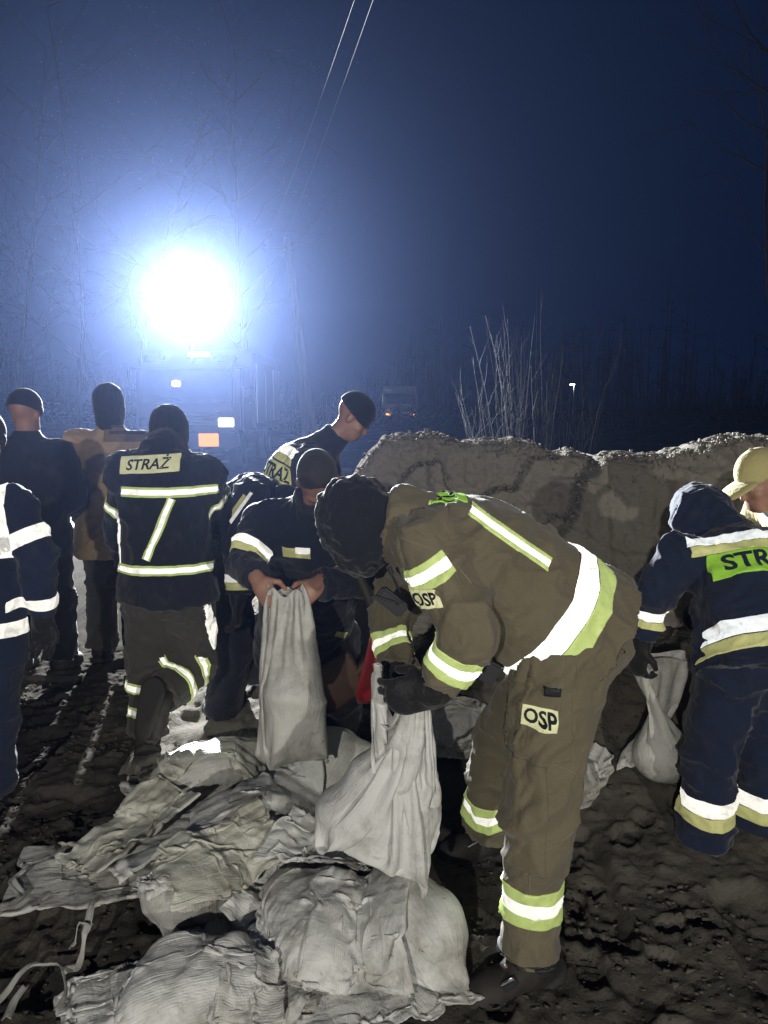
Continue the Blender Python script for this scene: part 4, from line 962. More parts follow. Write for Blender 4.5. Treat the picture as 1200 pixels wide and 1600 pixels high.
def sackmat(name, col, dirt):
    def f(nt, b):
        uvn = nt.nodes.new('ShaderNodeUVMap'); uvn.uv_map = 'uv'
        def wave(dirn, sc_):
            w = nt.nodes.new('ShaderNodeTexWave'); w.bands_direction = dirn; w.inputs['Scale'].default_value = sc_; w.inputs['Distortion'].default_value = 0.6; w.inputs['Detail'].default_value = 1
            nt.links.new(uvn.outputs[0], w.inputs['Vector']); return w.outputs['Fac']
        c = mixcol(nt, ramp(nt, noise(nt, 4, 4), .3, .7), col, tuple(x * .86 for x in col))
        c = mixcol(nt, wave('X', 120), c, tuple(x * .93 for x in col))
        g1 = ramp(nt, noise(nt, 4.5, 9, .7), .50 - dirt * .06, .74); c = mixcol(nt, g1, c, (.20, .175, .145))
        g2 = ramp(nt, noise(nt, 34, 6, .75, dist=.4), .66 - dirt * .06, .70 - dirt * .05)
        g3 = ramp(nt, noise(nt, 3.0, 3), .44, .58); mu = nt.nodes.new('ShaderNodeMath'); mu.operation = 'MULTIPLY'; nt.links.new(g2, mu.inputs[0]); nt.links.new(g3, mu.inputs[1])
        c = mixcol(nt, mu.outputs[0], c, (.03, .026, .022))
        nt.links.new(c, b.inputs['Base Color']); b.inputs['Roughness'].default_value = .52; b.inputs['Specular IOR Level'].default_value = .35
        def crin(st, dist_):
            mp = nt.nodes.new('ShaderNodeMapping'); mp.inputs['Scale'].default_value = st; nt.links.new(uvn.outputs[0], mp.inputs[0])
            t = nt.nodes.new('ShaderNodeTexNoise'); t.inputs['Scale'].default_value = 1; t.inputs['Detail'].default_value = 5; t.inputs['Roughness'].default_value = .6; t.inputs['Distortion'].default_value = dist_; nt.links.new(mp.outputs[0], t.inputs['Vector'])
            a = nt.nodes.new('ShaderNodeMath'); a.operation = 'SUBTRACT'; a.inputs[1].default_value = .5; nt.links.new(t.outputs['Fac'], a.inputs[0]); b_ = nt.nodes.new('ShaderNodeMath'); b_.operation = 'ABSOLUTE'; nt.links.new(a.outputs[0], b_.inputs[0]); return b_.outputs[0]
        n0 = bump(nt, b, crin((34, 7, 1), .9), .42, .02); n1 = bump(nt, b, crin((9, 26, 1), 1.2), .32, .02, n0); n2 = bump(nt, b, crin((60, 50, 1), .8), .2, .006, n1); bump(nt, b, wave('X', 42), .3, .0012, n2)
        tr = nt.nodes.new('ShaderNodeBsdfTranslucent'); nt.links.new(c, tr.inputs[0]); mx = nt.nodes.new('ShaderNodeMixShader'); mx.inputs[0].default_value = .07
        nt.links.new(b.outputs[0], mx.inputs[1]); nt.links.new(tr.outputs[0], mx.inputs[2]); nt.links.new(mx.outputs[0], nt.nodes['Material Output'].inputs[0])
    return mat(name, f)
M_SACK = sackmat('white_woven_polypropylene', (.66, .665, .65), .3)
M_SACK2 = sackmat('grimy_shaded_polypropylene', (.56, .56, .53), .8)  # greyer, dirtier cloth; on the hanging sack its tone also stands for shade
M_SACK3 = sackmat('clear_woven_polypropylene', (.62, .62, .54), .2)
SACKS = 'sandbags in the heap'
def finer(x):
    m = (x + np.roll(x, -1, 1)) / 2; y = np.empty((x.shape[0], x.shape[1] * 2, 3)); y[:, ::2] = x; y[:, 1::2] = m
    z = np.empty((y.shape[0] * 2 - 1, y.shape[1], 3)); z[::2] = y; z[1::2] = (y[1:] + y[:-1]) / 2
    for _ in range(1): z = z * .5 + (np.roll(z, 1, 1) + np.roll(z, -1, 1)) * .25
    k = z.copy(); k[1:-1] = z[1:-1] * .6 + (z[2:] + z[:-2]) * .2
    return k
def sack_obj(x, m, label, group=SACKS, lvl=1, crease=1.0, gather=0.0, sp_=.02, gl=.22):
    x = finer(finer(x)); nl, nr = x.shape[:2]; hs = sp_ / 4
    n = np.cross(np.roll(x, -1, 1) - np.roll(x, 1, 1), np.gradient(x, axis=0)); n /= np.linalg.norm(n, axis=-1, keepdims=True) + 1e-9
    rg = np.random.default_rng(len(bpy.data.objects)); r, c_ = np.meshgrid(np.arange(nl) * hs, np.arange(nr) * hs, indexing='ij'); q = xyz(r, c_, 0.7 * (len(bpy.data.objects) % 50))
    # crumpled film: straight sharp creases crossing at all angles, flat facets between them
    h_ = 0
    for k in range(15):
        fr = 5.0 * 1.13 ** k; a_ = rg.uniform(0, math.pi); ph = rg.uniform(0, 9); w_ = .55 * vnoise(q * A(4, 4, 1) * (1 + k * .12), 30 + k)
        t_ = fr * (r * math.cos(a_) + c_ * math.sin(a_)) + ph + w_; tri = np.abs((t_ % 1) * 2 - 1) * 2 - 1
        h_ = h_ + tri * (.030 / fr) * np.clip(.35 + 1.3 * vnoise(q * A(3.2, 3.2, 1) + k * 3.1, 60 + k), 0, 1.2)
    ph = 2 * math.pi * (np.arange(nr) / nr)[None] * 17 + 3.0 * vnoise(q * A(1.2, 5, 1), 19); dt_ = (nl - 1 - np.arange(nl))[:, None] * hs
    x = x + n * (crease * h_ + gather * .009 * (1 - 2 * np.abs(np.cos(ph / 2)) ** .8) * (.6 + .6 * vnoise(q * A(1.5, 8, 1), 23)) * np.exp(-dt_ / gl))[..., None]
    nl, nr = x.shape[:2]; c = x.reshape(-1, 3); base = A(c[:, 0].mean(), c[:, 1].mean(), c[:, 2].min())
    i, j = np.meshgrid(np.arange(nl - 1), np.arange(nr), indexing='ij'); j2 = (j + 1) % nr
    Q = np.stack([i * nr + j, i * nr + j2, (i + 1) * nr + j2, (i + 1) * nr + j], -1).reshape(-1, 4)
    me = mesh_np('sandbag', c - base, Q); uv = me.uv_layers.new(name='uv')
    U = np.stack([np.stack([j, j + 1, j + 1, j], -1), np.stack([i, i, i + 1, i + 1], -1)], -1).reshape(-1, 2) * hs
    uv.data.foreach_set('uv', U.astype(np.float32).ravel())
    o = obj('sandbag', me, m); o.location = tuple(map(float, base))
    pass
    return tag(o, label, 'sandbag', group)
def PG(px, py, z=0.0):
    a = P(px, py, 1.0); d = a - A(0, 0, CAMZ); t = (z - CAMZ) / d[2]; return A(0, 0, CAMZ) + d * t
def lay(label, px, py, z, yaw, W=.46, L=.74, comp=(.82, .86), bump_=.07, seed=0, sp=.021, m=None, fill=None, tilt=0.0, lift=.05, steps=60, bend=.06, weld_top=False, fric=.3, gather=None, gl=.22):
    """drop a sack so that it comes to lie on whatever is there already"""
    c = PG(px, py, z); e1 = A(math.cos(yaw), math.sin(yaw), 0); e2 = A(-e1[1], e1[0], 0)
    nr = 2 * int(W / sp); nl = int(L / sp) + 1; half = nr // 2
    j = np.arange(nr); fx = np.where(j < half, j + .5, nr - j - .5) * sp - W / 2; lay_ = np.where(j < half, 1.0, 0.0)
    fy = np.arange(nl) * sp - L / 2
    FX, FY = np.meshgrid(fx, fy); LY = np.repeat(lay_[None], nl, 0)
    XY = c[None, None, :] + (FY * comp[1])[..., None] * e1 + (FX * comp[0])[..., None] * e2
    n1 = vnoise(xyz(FX * 9, FY * 9, seed * 3.7), seed); n2 = vnoise(xyz(FX * 9, FY * 9, seed * 3.7 + 9), seed + 5); n3 = vnoise(xyz(FX * 7, FY * 7, seed * 1.9 + 4), seed + 9)
    XY[..., :2] += np.stack([n1, n2], -1) * .03
    h0 = hsamp(XY[..., 0], XY[..., 1]); blobs = []
    if fill:
        rgf = np.random.default_rng(seed); fl = []
        for (a, b, r1, r2, r3) in fill:
            fl.append((a, b, r1 * .74, r2 * .74, r3 * .95))
            for _ in range(3): t_ = rgf.uniform(0, 6.28); k_ = rgf.uniform(.45, .62); fl.append((a + r1 * .5 * math.cos(t_), b + r2 * .5 * math.sin(t_), r1 * k_, r2 * k_, r3 * rgf.uniform(.62, .95)))
        for (a, b, r1, r2, r3) in fl:
            bc = c + e1 * a + e2 * b; bc[2] = float(hsamp(bc[0:1], bc[1:2])[0]) + r3 * .86; blobs.append((bc, np.stack([e1, e2, A(0, 0, 1)]), A(r1, r2, r3)))
        top = max(b[0][2] + b[2][2] for b in blobs)
        XY[..., 2] = np.where(LY > 0, np.maximum(h0, top) + .02, h0 + .006)
    else:
        XY[..., 2] = h0.max() * .5 + h0 * .5 + lift + LY * .02 + tilt * FY
    XY[..., 2] += np.abs(n3) * bump_ * (LY * .7 + .3) if not fill else np.abs(n3) * .06 * LY
    x = cloth(XY, sp, steps, 7, blobs, None, weld_top, seed=seed, bend=bend, fric=fric); hmark(x)
    return sack_obj(x, m or M_SACK, label, gather=gather if gather is not None else (1.0 if fill else .3), gl=gl, sp_=sp, crease=.8 if fill else .5)
lay('flat open sack with dark mouth at the far left of the heap', 165, 1352, .03, .25, .5, .7, (.78, .74), .12, 1, m=M_SACK2)
lay('filled sack lying half hidden under the middle of the heap', 400, 1330, .0, .9, .5, .8, (.9, .8), .05, 2, m=M_SACK2, fill=[(0, 0, .28, .19, .10)])
lay('filled sack behind the heap near the hanging sack', 330, 1215, .05, .5, .5, .8, (.9, .85), .05, 3, m=M_SACK2, fill=[(0, 0, .27, .18, .10)])
lay('slack sack with ribbed weave hanging over left side of heap', 285, 1385, .1, -1.1, .40, .62, (.86, .86), .06, 4, m=M_SACK2, fill=[(-.05, 0, .18, .14, .07)])
lay('dull filled sack standing behind the tied sack', 520, 1235, .05, 1.2, .5, .7, (.9, .8), .03, 5, m=M_SACK2, fill=[(0, 0, .20, .19, .17)])
lay('plump shiny sack on top at the back of the heap', 338, 1150, .24, .35, .46, .62, (.86, .86), .05, 6, m=M_SACK3, fill=[(.0, 0, .22, .18, .05)], sp=.019)
lay('crumpled empty sack across the upper left of heap', 290, 1235, .22, .55, .46, .7, (.78, .8), .10, 7)
lay('twisted sack with open mouth pointing left', 225, 1338, .2, .22, .36, .62, (.70, .9), .10, 8, bend=.14, fill=[(.05, 0, .18, .07, .05)])
lay('crushed sack standing on edge behind the middle', 440, 1215, .2, 1.4, .40, .5, (.62, .7), .16, 9, bend=.16)
lay('crinkled sack across the middle of the heap', 425, 1300, .22, .1, .44, .74, (.68, .84), .12, 10, sp=.0165)
lay('loose sack fold between the middle and the front bags', 470, 1345, .24, -.5, .40, .52, (.66, .74), .12, 11, sp=.0165)
lay('large front sack, plump and creased, nearest the firefighter boots', 565, 1450, .06, 1.85, .70, .92, (.78, .80), .06, 12, sp=.0145, fill=[(-.06, -.15, .25, .15, .115), (.06, .13, .22, .16, .075)], steps=75, gather=1.7, gl=.55)
lay('creased front sack at the bottom left of the heap', 285, 1545, .05, .35, .56, .8, (.72, .76), .08, 13, sp=.0155, fill=[(.03, .02, .2, .15, .065)], steps=70, gather=1.5, gl=.5)
lay('rumpled empty sack draped between the two front bags', 430, 1430, .2, 1.2, .44, .72, (.60, .78), .14, 14, sp=.0165)
lay('thin creased sack lying across the front left bag', 300, 1500, .16, .2, .42, .62, (.60, .74), .14, 34, m=M_SACK, sp=.0165)
lay('slack sack folded over the top of the large front sack', 560, 1385, .26, 1.5, .42, .5, (.62, .72), .12, 35, m=M_SACK, sp=.0165)
lay('bright crushed sack spread over the top of the heap', 345, 1292, .26, .7, .42, .6, (.58, .66), .16, 31, m=M_SACK3, sp=.0175)
lay('wadded empty sack just left of the tied sack', 505, 1285, .24, -.35, .40, .5, (.55, .66), .16, 32, m=M_SACK, sp=.0175)
lay('limp sack trailing off the left shoulder of the heap', 205, 1270, .14, 1.0, .40, .6, (.62, .74), .14, 33, m=M_SACK3, sp=.0185)
def hang(label, W, L, neck, bottom, pins_fn, blobs, m, sp=.02, steps=70, flare=1.0, group='sandbags being filled', bend=.08, g=2.2, th=(.01, .01)):
    nr = 2 * int(W / sp); nl = int(L / sp) + 1; Rr = W / math.pi
    a = (np.arange(nr) + .5) / nr * 2 * math.pi; t = np.linspace(0, 1, nl)
    ax = neck - bottom; ln = np.linalg.norm(ax); d = ax / ln; e1 = nrm(np.cross(d, A(0, 1, 0))); e2 = np.cross(d, e1)
    cen = bottom[None] + d[None] * (t * L)[:, None]
    rad = Rr * .9 * (1 - .55 * t * flare)
    x = cen[:, None] + rad[:, None, None] * (np.cos(a)[None, :, None] * e1 + .8 * np.sin(a)[None, :, None] * e2)
    x += .012 * np.stack([vnoise(x * 14, k) for k in (1, 2, 3)], -1)
    pm, pp = pins_fn(nl, nr, a, x, e1, e2)
    x = cloth(x, sp, steps, 8, blobs, (pm, pp), False, bend=bend, g=g, th=th)
    return sack_obj(x, m, label, group, crease=.3, sp_=sp)
I3 = np.eye(3)
# the sack gripped by the bent firefighter
def pins_main(nl, nr, a, x, e1, e2):
    pm = np.zeros((nl, nr), bool); pp = np.zeros((nl, nr, 3)); k = int(nl * .60); nk = P(648, 1096, 2.02)
    for r, rad in ((k - 1, .036), (k, .028), (k + 1, .030)):
        pm[r] = True; pp[r] = nk + A(0, 0, (r - k) * .02) + rad * (np.cos(a)[:, None] * A(1, 0, 0) + .7 * np.sin(a)[:, None] * A(0, 1, 0))
    top = P(590, 1042, 2.12)
    for c in range(int(nr * .40), int(nr * .60)): pm[nl - 1, c] = True; pp[nl - 1, c] = top + A(.022 * math.sin(c * 1.9), .02 * math.cos(c * 2.3), .012 * math.sin(c))
    return pm, pp
hang('white sandbag held by its twisted neck in the black gloves', .58, .74, P(648, 1096, 2.02), P(612, 1300, 2.12), pins_main,
     [(P(592, 1262, 2.12), I3, A(.19, .14, .075)), (P(614, 1210, 2.1), I3, A(.135, .11, .08)), (P(638, 1165, 2.06), I3, A(.07, .065, .07)), (P(604, 1300, 2.12), I3, A(.165, .13, .05))], M_SACK, .0155, 80, th=(.012, .012))
def pins_sack(nl, nr, a, x, e1, e2):
    pm = np.zeros((nl, nr), bool); pp = np.zeros((nl, nr, 3))
    A1, A2 = P(418, 915, 2.80), P(474, 918, 2.82)
    for c in range(nr):
        w = .5 + .5 * math.cos(a[c]); pm[nl - 1, c] = True; q = A1 * (w) + A2 * (1 - w); pp[nl - 1, c] = q + A(0, .035 * math.sin(a[c]), -.02 * abs(math.sin(a[c]) ** 2) + .012 * math.sin(a[c] * 5))
    return pm, pp
hang('long pale sack hanging open from the hands of the leaning man', .46, .56, P(446, 916, 2.8), P(462, 1100, 2.74), pins_sack, [(P(458, 1082, 2.74), I3, A(.115, .09, .06)), (P(488, 1098, 2.72), I3, A(.06, .06, .035))], M_SACK2, .018, 60, flare=.9)  # darker grimy cloth paints in the shade this sack hangs in
def pins_navy(nl, nr, a, x, e1, e2):
    pm = np.zeros((nl, nr), bool); pp = np.zeros((nl, nr, 3)); c0 = P(1030, 1024, 3.08)
    pm[-1] = True; pp[-1] = c0 + .125 * (np.cos(a)[:, None] * A(1, 0, 0) + .5 * np.sin(a)[:, None] * A(0, 1, 0)); pp[-1, :, 2] += .012 * np.sin(a * 3)
    return pm, pp
hang('grey sack held open beside the navy suited firefighter', .46, .58, P(1030, 1024, 3.08), P(1036, 1210, 3.0), pins_navy, [(P(1036, 1180, 3.02), I3, A(.125, .11, .12))], M_SACK2, .021, 50, flare=.1)
lay('dim sack standing behind the bent firefighter knees', 712, 1185, .05, 1.5, .44, .6, (.86, .8), .05, 21, m=M_SACK2, fill=[(0, 0, .16, .15, .17)])
lay('edge of a sack showing behind the olive trouser leg', 878, 1235, .06, 1.0, .40, .55, (.8, .8), .06, 22, m=M_SACK2, fill=[(0, 0, .15, .12, .10)])
# torn strips of sack fabric at the lower left
def strip(label, pts, w, seed, m=M_SACK2):
    p = np.array([PG(a, b, 0.02) for a, b in pts]); k = np.linspace(0, len(p) - 1, 34)
    q = np.stack([np.interp(k, np.arange(len(p)), p[:, i]) for i in range(3)], 1)
    for _ in range(3): q[1:-1] = (q[:-2] + 2 * q[1:-1] + q[2:]) / 4
    q[:, 2] = hsamp(q[:, 0], q[:, 1]) + .022 + .014 * vnoise(q * 14, seed)
    tg = np.gradient(q, axis=0); tg /= np.linalg.norm(tg, axis=1, keepdims=True); s0 = np.stack([-tg[:, 1], tg[:, 0], 0 * tg[:, 0]], 1)
    tw = 1.1 * vnoise(xyz(k * .35, 0, seed), seed + 3); ww = w * (.75 + .45 * vnoise(xyz(k * .5, 3, seed), seed))
    off = s0 * np.cos(tw)[:, None] + A(0, 0, 1) * np.sin(tw)[:, None]
    rows = np.stack([q + off * (ww * t)[:, None] + A(0, 0, 1) * (.006 * np.cos(t * 9 + k))[:, None] for t in (-1, -.5, 0, .5, 1)], 1)
    rows[..., 2] = np.maximum(rows[..., 2], hsamp(rows[..., 0], rows[..., 1]) + .006)
    n, mm = rows.shape[:2]; i, j = np.meshgrid(np.arange(n - 1), np.arange(mm - 1), indexing='ij')
    Q = np.stack([i * mm + j, i * mm + j + 1, (i + 1) * mm + j + 1, (i + 1) * mm + j], -1).reshape(-1, 4)
    c = rows.reshape(-1, 3); base = A(*c.mean(0)[:2], c[:, 2].min()); me = mesh_np('torn_strip', c - base, Q); me.uv_layers.new(name='uv')
    o = obj('torn_strip', me, m); o.location = tuple(map(float, base)); md = o.modifiers.new('thick', 'SOLIDIFY'); md.thickness = .0015
    tag(o, label, 'fabric strip', 'torn strips of sack fabric')
strip('torn pale strip bent like a hook at the left edge', [(-15, 1432), (12, 1430), (38, 1412), (22, 1395), (18, 1385), (40, 1372)], .016, 1)
strip('torn strip looping in an arch at bottom left corner', [(-10, 1578), (25, 1540), (55, 1513), (92, 1520), (102, 1545), (106, 1568), (88, 1598)], .012, 2)
strip('torn strip rising with a knotted end beside the front sack', [(100, 1528), (122, 1522), (138, 1500), (148, 1470), (160, 1455)], .013, 3)
strip('short torn scrap below the looping strip', [(10, 1598), (22, 1572), (40, 1550)], .02, 4)
strip('short torn scrap beside the knotted strip', [(112, 1500), (128, 1488), (146, 1496)], .016, 5)
# ---------------------------------------------------------------- shovels
def shovel(label, a, b, blade_c, rotm, bm_):
    t = thing('shovel', label, 'shovel', b); V, Q = tube([a, b], [.016, .017], 10); part('shaft', V, Q, M_WOODH, t)
    n = 12; us = np.linspace(-1, 1, n); vs = np.linspace(0, 1, n); U, Vv = np.meshgrid(us, vs)
    wdt = .105 * np.where(Vv > .55, np.sqrt(np.clip(1 - ((Vv - .55) / .47) ** 2, 0, 1)), 1)
    L = np.stack([U * wdt, -.02 + .03 * U ** 2 + .03 * Vv ** 2, -Vv * .28], -1) @ np.array(rotm).T + np.asarray(blade_c)
    i, j = np.meshgrid(np.arange(n - 1), np.arange(n - 1), indexing='ij'); Q = np.stack([i * n + j, i * n + j + 1, (i + 1) * n + j + 1, (i + 1) * n + j], -1).reshape(-1, 4)
    o = part('blade', L.reshape(-1, 3), Q, bm_, t); md = o.modifiers.new('t', 'SOLIDIFY'); md.thickness = .003
    V, Q = tube([np.asarray(blade_c) + np.array(rotm) @ A(0, -.01, .06), np.asarray(blade_c) + np.array(rotm) @ A(0, -.01, -.05)], [.02, .015], 10); part('socket', V, Q, bm_, t)
M_RED = plain('red_paint', (.22, .012, .018), .45); M_BROWN = plain('rusty_steel', (.10, .06, .04), .6, .3)
rm = Matrix.Rotation(-.45, 3, 'Y') @ Matrix.Rotation(.5, 3, 'X')
shovel('dark handled shovel with red blade behind the firefighter forearm', P(540, 850, 2.75), P(598, 985, 2.7), P(601, 985, 2.7), Matrix.Rotation(1.15, 3, 'Z') @ Matrix.Rotation(.1, 3, 'Y') @ Matrix.Rotation(.15, 3, 'X'), M_RED)
shovel('rusty shovel blade loaded with sand below the leaning man', P(600, 1000, 3.5), P(555, 1050, 3.3), P(556, 1048, 3.3), Matrix.Rotation(1.25, 3, 'Y') @ Matrix.Rotation(-.9, 3, 'X'), M_BROWN)
# ---------------------------------------------------------------- fire engine with the lit mast
M_REDPAINT = plain('dark_truck_paint', (.03, .012, .02), .35, var=.2); M_WHITEP = plain('white_paint', (.7, .7, .7), .35); M_DGLASS = plain('windscreen_glass', (.01, .012, .016), .08, spec=.8)
M_TYRE = plain('tyre_rubber', (.015, .015, .015), .9); M_LIT = emit('lit_headlamp', (1, .97, .9), 6.0); M_ORANGE = emit('orange_lit_panel', (1.0, .40, .03), 1.1); M_REDLIT = emit('red_marker_lamp', (1.0, .08, .03), 5.0)
M_FLOODLIT = emit('flood_led', (.95, .98, 1.0), 260.0); M_AMBER = emit('amber_lamp', (1.0, .42, .08), 2.0); M_STREET = emit('street_lamp_led', (.85, 1.0, .8), 12.0)
def wheel(c, r, w, par):
    o = cyl('wheel', c - A(w / 2, 0, 0), c + A(w / 2, 0, 0), r * .6, r * .6, M_METAL, par, 20)
    n = 24; a = np.arange(n) * 2 * math.pi / n; prof = [(-w / 2, r * .62), (-w / 2, r * .92), (-w * .38, r), (w * .38, r), (w / 2, r * .92), (w / 2, r * .62)]
    V = np.array([[c[0] + px, c[1] + pr * math.cos(t), c[2] + pr * math.sin(t)] for px, pr in prof for t in a])
    i, j = np.meshgrid(np.arange(len(prof) - 1), np.arange(n), indexing='ij'); j2 = (j + 1) % n
    part('tyre', V, np.stack([i * n + j, i * n + j2, (i + 1) * n + j2, (i + 1) * n + j], -1).reshape(-1, 4), M_TYRE, o)
def fire_engine(label, cx, cy, s, front, body_col, lit):
    """front faces the camera; s = 1 for a full-size engine"""
    g0 = float(gz(cx, cy)); t = thing('fire_engine', label, 'fire engine', (cx, cy, g0)); f = lambda x, y, z: A(cx + x, cy + y, g0 + z)
    box('cab', f(0, .95, 1.72), (2.45, 1.9, 1.75), body_col, t, None, .16, 4); box('chassis', f(0, 3.4, .72), (1.9, 6.6, .3), M_TRIM, t)
    box('body', f(0, 4.6, 1.95), (2.5, 4.9, 2.1), body_col, t, None, .06)
    for k in range(3):
        for sd in (-1, 1):
            sh = box('locker_shutter', f(sd * 1.26, 3.0 + k * 1.55, 1.9), (.03, 1.35, 1.55), M_METAL, t, None, .008)
    ws = box('windscreen', f(0, -.015, 2.05), (2.15, .05, .78), M_DGLASS, t, Matrix.Rotation(-.06, 3, 'X'), .02); box('wiper', f(-.3, -.06, 1.75), (.8, .02, .02), M_TRIM, ws, Matrix.Rotation(.25, 3, 'Y'), .004)
    box('bumper', f(0, -.1, .78), (2.5, .35, .36), M_TRIM, t, None, .05); box('grille', f(0, -.02, 1.28), (1.5, .06, .36), M_TRIM, t, None, .02)
    for k in range(4): box('grille_bar', f(0, -.06, 1.15 + k * .085), (1.45, .02, .02), M_METAL, t, None, .004)
    for sd in (-1, 1):
        h = box('headlight', f(sd * .92, -.03, 1.2), (.42, .08, .26), M_TRIM, t, None, .03); box('lens', f(sd * .92, -.075, 1.2), (.36, .03, .2), M_LIT if lit and sd > 0 else M_DGLASS, h, None, .02)
        m = box('mirror', f(sd * 1.42, .0, 2.25), (.2, .1, .5), M_TRIM, t, None, .03); box('mirror_arm', f(sd * 1.3, .03, 2.45), (.22, .03, .03), M_TRIM, m, None, .006)
        dr = box('door', f(sd * 1.225, 1.0, 1.75), (.03, 1.1, 1.5), body_col, t, None, .02); box('door_window', f(sd * 1.24, 1.0, 2.1), (.03, .85, .6), M_DGLASS, dr, None, .02); box('handle', f(sd * 1.25, 1.35, 1.65), (.03, .16, .04), M_METAL, dr, None, .008)
        for yy in (.9, 4.9): wheel(f(sd * 1.0, yy, .5), .5, .3, t)
        b = box('beacon', f(sd * .85, .5, 2.7), (.5, .25, .16), plain('blue_beacon', (.02, .05, .4), .2), t, None, .04)
    return t, f
fe, f = fire_engine('fire engine with raised lit mast floodlights, mostly lost in glare', -4.62, 18.2, 1, True, M_REDPAINT, True)
box('roof_lamp_bar', f(.28, .15, 2.78), (.5, .12, .1), M_LIT, fe, None, .02)
box('orange_panel', f(.55, -.30, .80), (.46, .03, .3), M_ORANGE, fe, None, .01); box('marker_lamp', f(-.15, -.29, .72), (.09, .04, .26), M_REDLIT, fe, None, .03)
box('side_lamp', f(-.22, -.06, 2.1), (.2, .06, .14), M_LIT, fe, None, .03)
# the pneumatic mast stands on the roof behind the cab
mx, my = float(FLOOD[0]), float(FLOOD[1]); mast = thing('light_mast', 'telescopic mast with floodlight heads above the fire engine, blazing white', 'floodlight mast', (mx, my, f(0, 0, 2.6)[2]))
zb = f(0, 0, 2.6)[2]
for k, (r, a, b) in enumerate(((.06, 0, .7), (.048, .65, 1.2), (.036, 1.15, FLOOD.z - zb - .1))): cyl('mast_tube', A(mx, my, zb + a), A(mx, my, zb + b), r, r, M_METAL, mast, 14)
box('crossbar', A(mx, my, FLOOD.z - .1), (1.1, .06, .06), M_METAL, mast)
for sx in (-.40, -.13, .13, .40):
    for sz in (0.06, .36):
        h = box('lamp_head', A(mx + sx, my - .05, FLOOD.z + sz - .1), (.25, .14, .25), M_TRIM, mast, None, .02)
        box('lamp_face', A(mx + sx, my - .13, FLOOD.z + sz - .1), (.22, .02, .22), M_FLOODLIT, h, None, .008)
fe2, f2 = fire_engine('distant box bodied truck with two amber lamps beyond the sand', P(625, 631, 56)[0], 56, 1, True, M_WHITEP, False)
for sd in (-1, 1):
    for k in (0, .35): box('amber_lamp', f2(sd * (.75 + k * .5), -.32, .95), (.2, .05, .12), M_AMBER, fe2, None, .03)
# ---------------------------------------------------------------- pole, wires, far lamp
M_CONC = plain('concrete', (.28, .27, .26), .85); M_BARK = plain('bark', (.022, .02, .018), .9, var=.5, scale=9); M_TWIG = plain('twig', (.022, .019, .016), .8, var=.4, scale=9); M_WIRE = plain('wire', (.06, .06, .065), .7)
pb1, pb2 = P(481, 700, 27), P(497, 700, 27); pb1[2] = pb2[2] = float(gz(pb1[0], 27)) - .3; pt = P(447, 372, 27)
pole = thing('utility_pole', 'leaning double leg utility pole carrying two wires', 'utility pole', (pb1 + pb2) / 2 + A(0, 0, .3))
for b in (pb1, pb2): V, Q = tube([b, pt + (b - pb1) * .15], [.14, .07], 10); part('leg', V, Q, M_CONC, pole)
box('crossarm', P(432, 388, 27), (1.0, .1, .1), M_CONC, pole)
ins = [P(418, 384, 27), P(445, 380, 27)]
for p in ins: cyl('insulator', p, p + A(0, 0, .2), .05, .035, M_WHITEP, pole, 10)
for k, (p, e, lb) in enumerate(((ins[0], P(549, -20, 10.5), 'upper overhead wire running up to the left of the pair'), (ins[1], P(578, -20, 10.5), 'overhead wire nearer the right of the pair'))):
    t = np.linspace(0, 1.5, 40)[:, None]; q = (p + A(0, 0, .2)) * (1 - t) + e * t; q[:, 2] -= .5 * (t[:, 0] * (1.5 - t[:, 0]))
    V, Q = tube(q, .003, 6); tag(part('overhead_wire', V, Q, M_WIRE), lb, 'wire', 'overhead wires')
lp = P(897, 600, 42); lg = float(gz(lp[0], 42)); sl = thing('street_lamp', 'small distant lamp glowing on a post beside the bare bush', 'street lamp', (lp[0], 42, lg))
cyl('post', A(lp[0], 42, lg - .2), A(lp[0], 42, lp[2]), .06, .045, M_METAL, sl, 10); box('lamp_housing', lp + A(-.1, 0, .05), (.4, .16, .1), M_TRIM, sl, None, .03); box('lamp_face', lp + A(-.1, -.02, -.03), (.26, .14, .06), M_STREET, sl, None, .02)
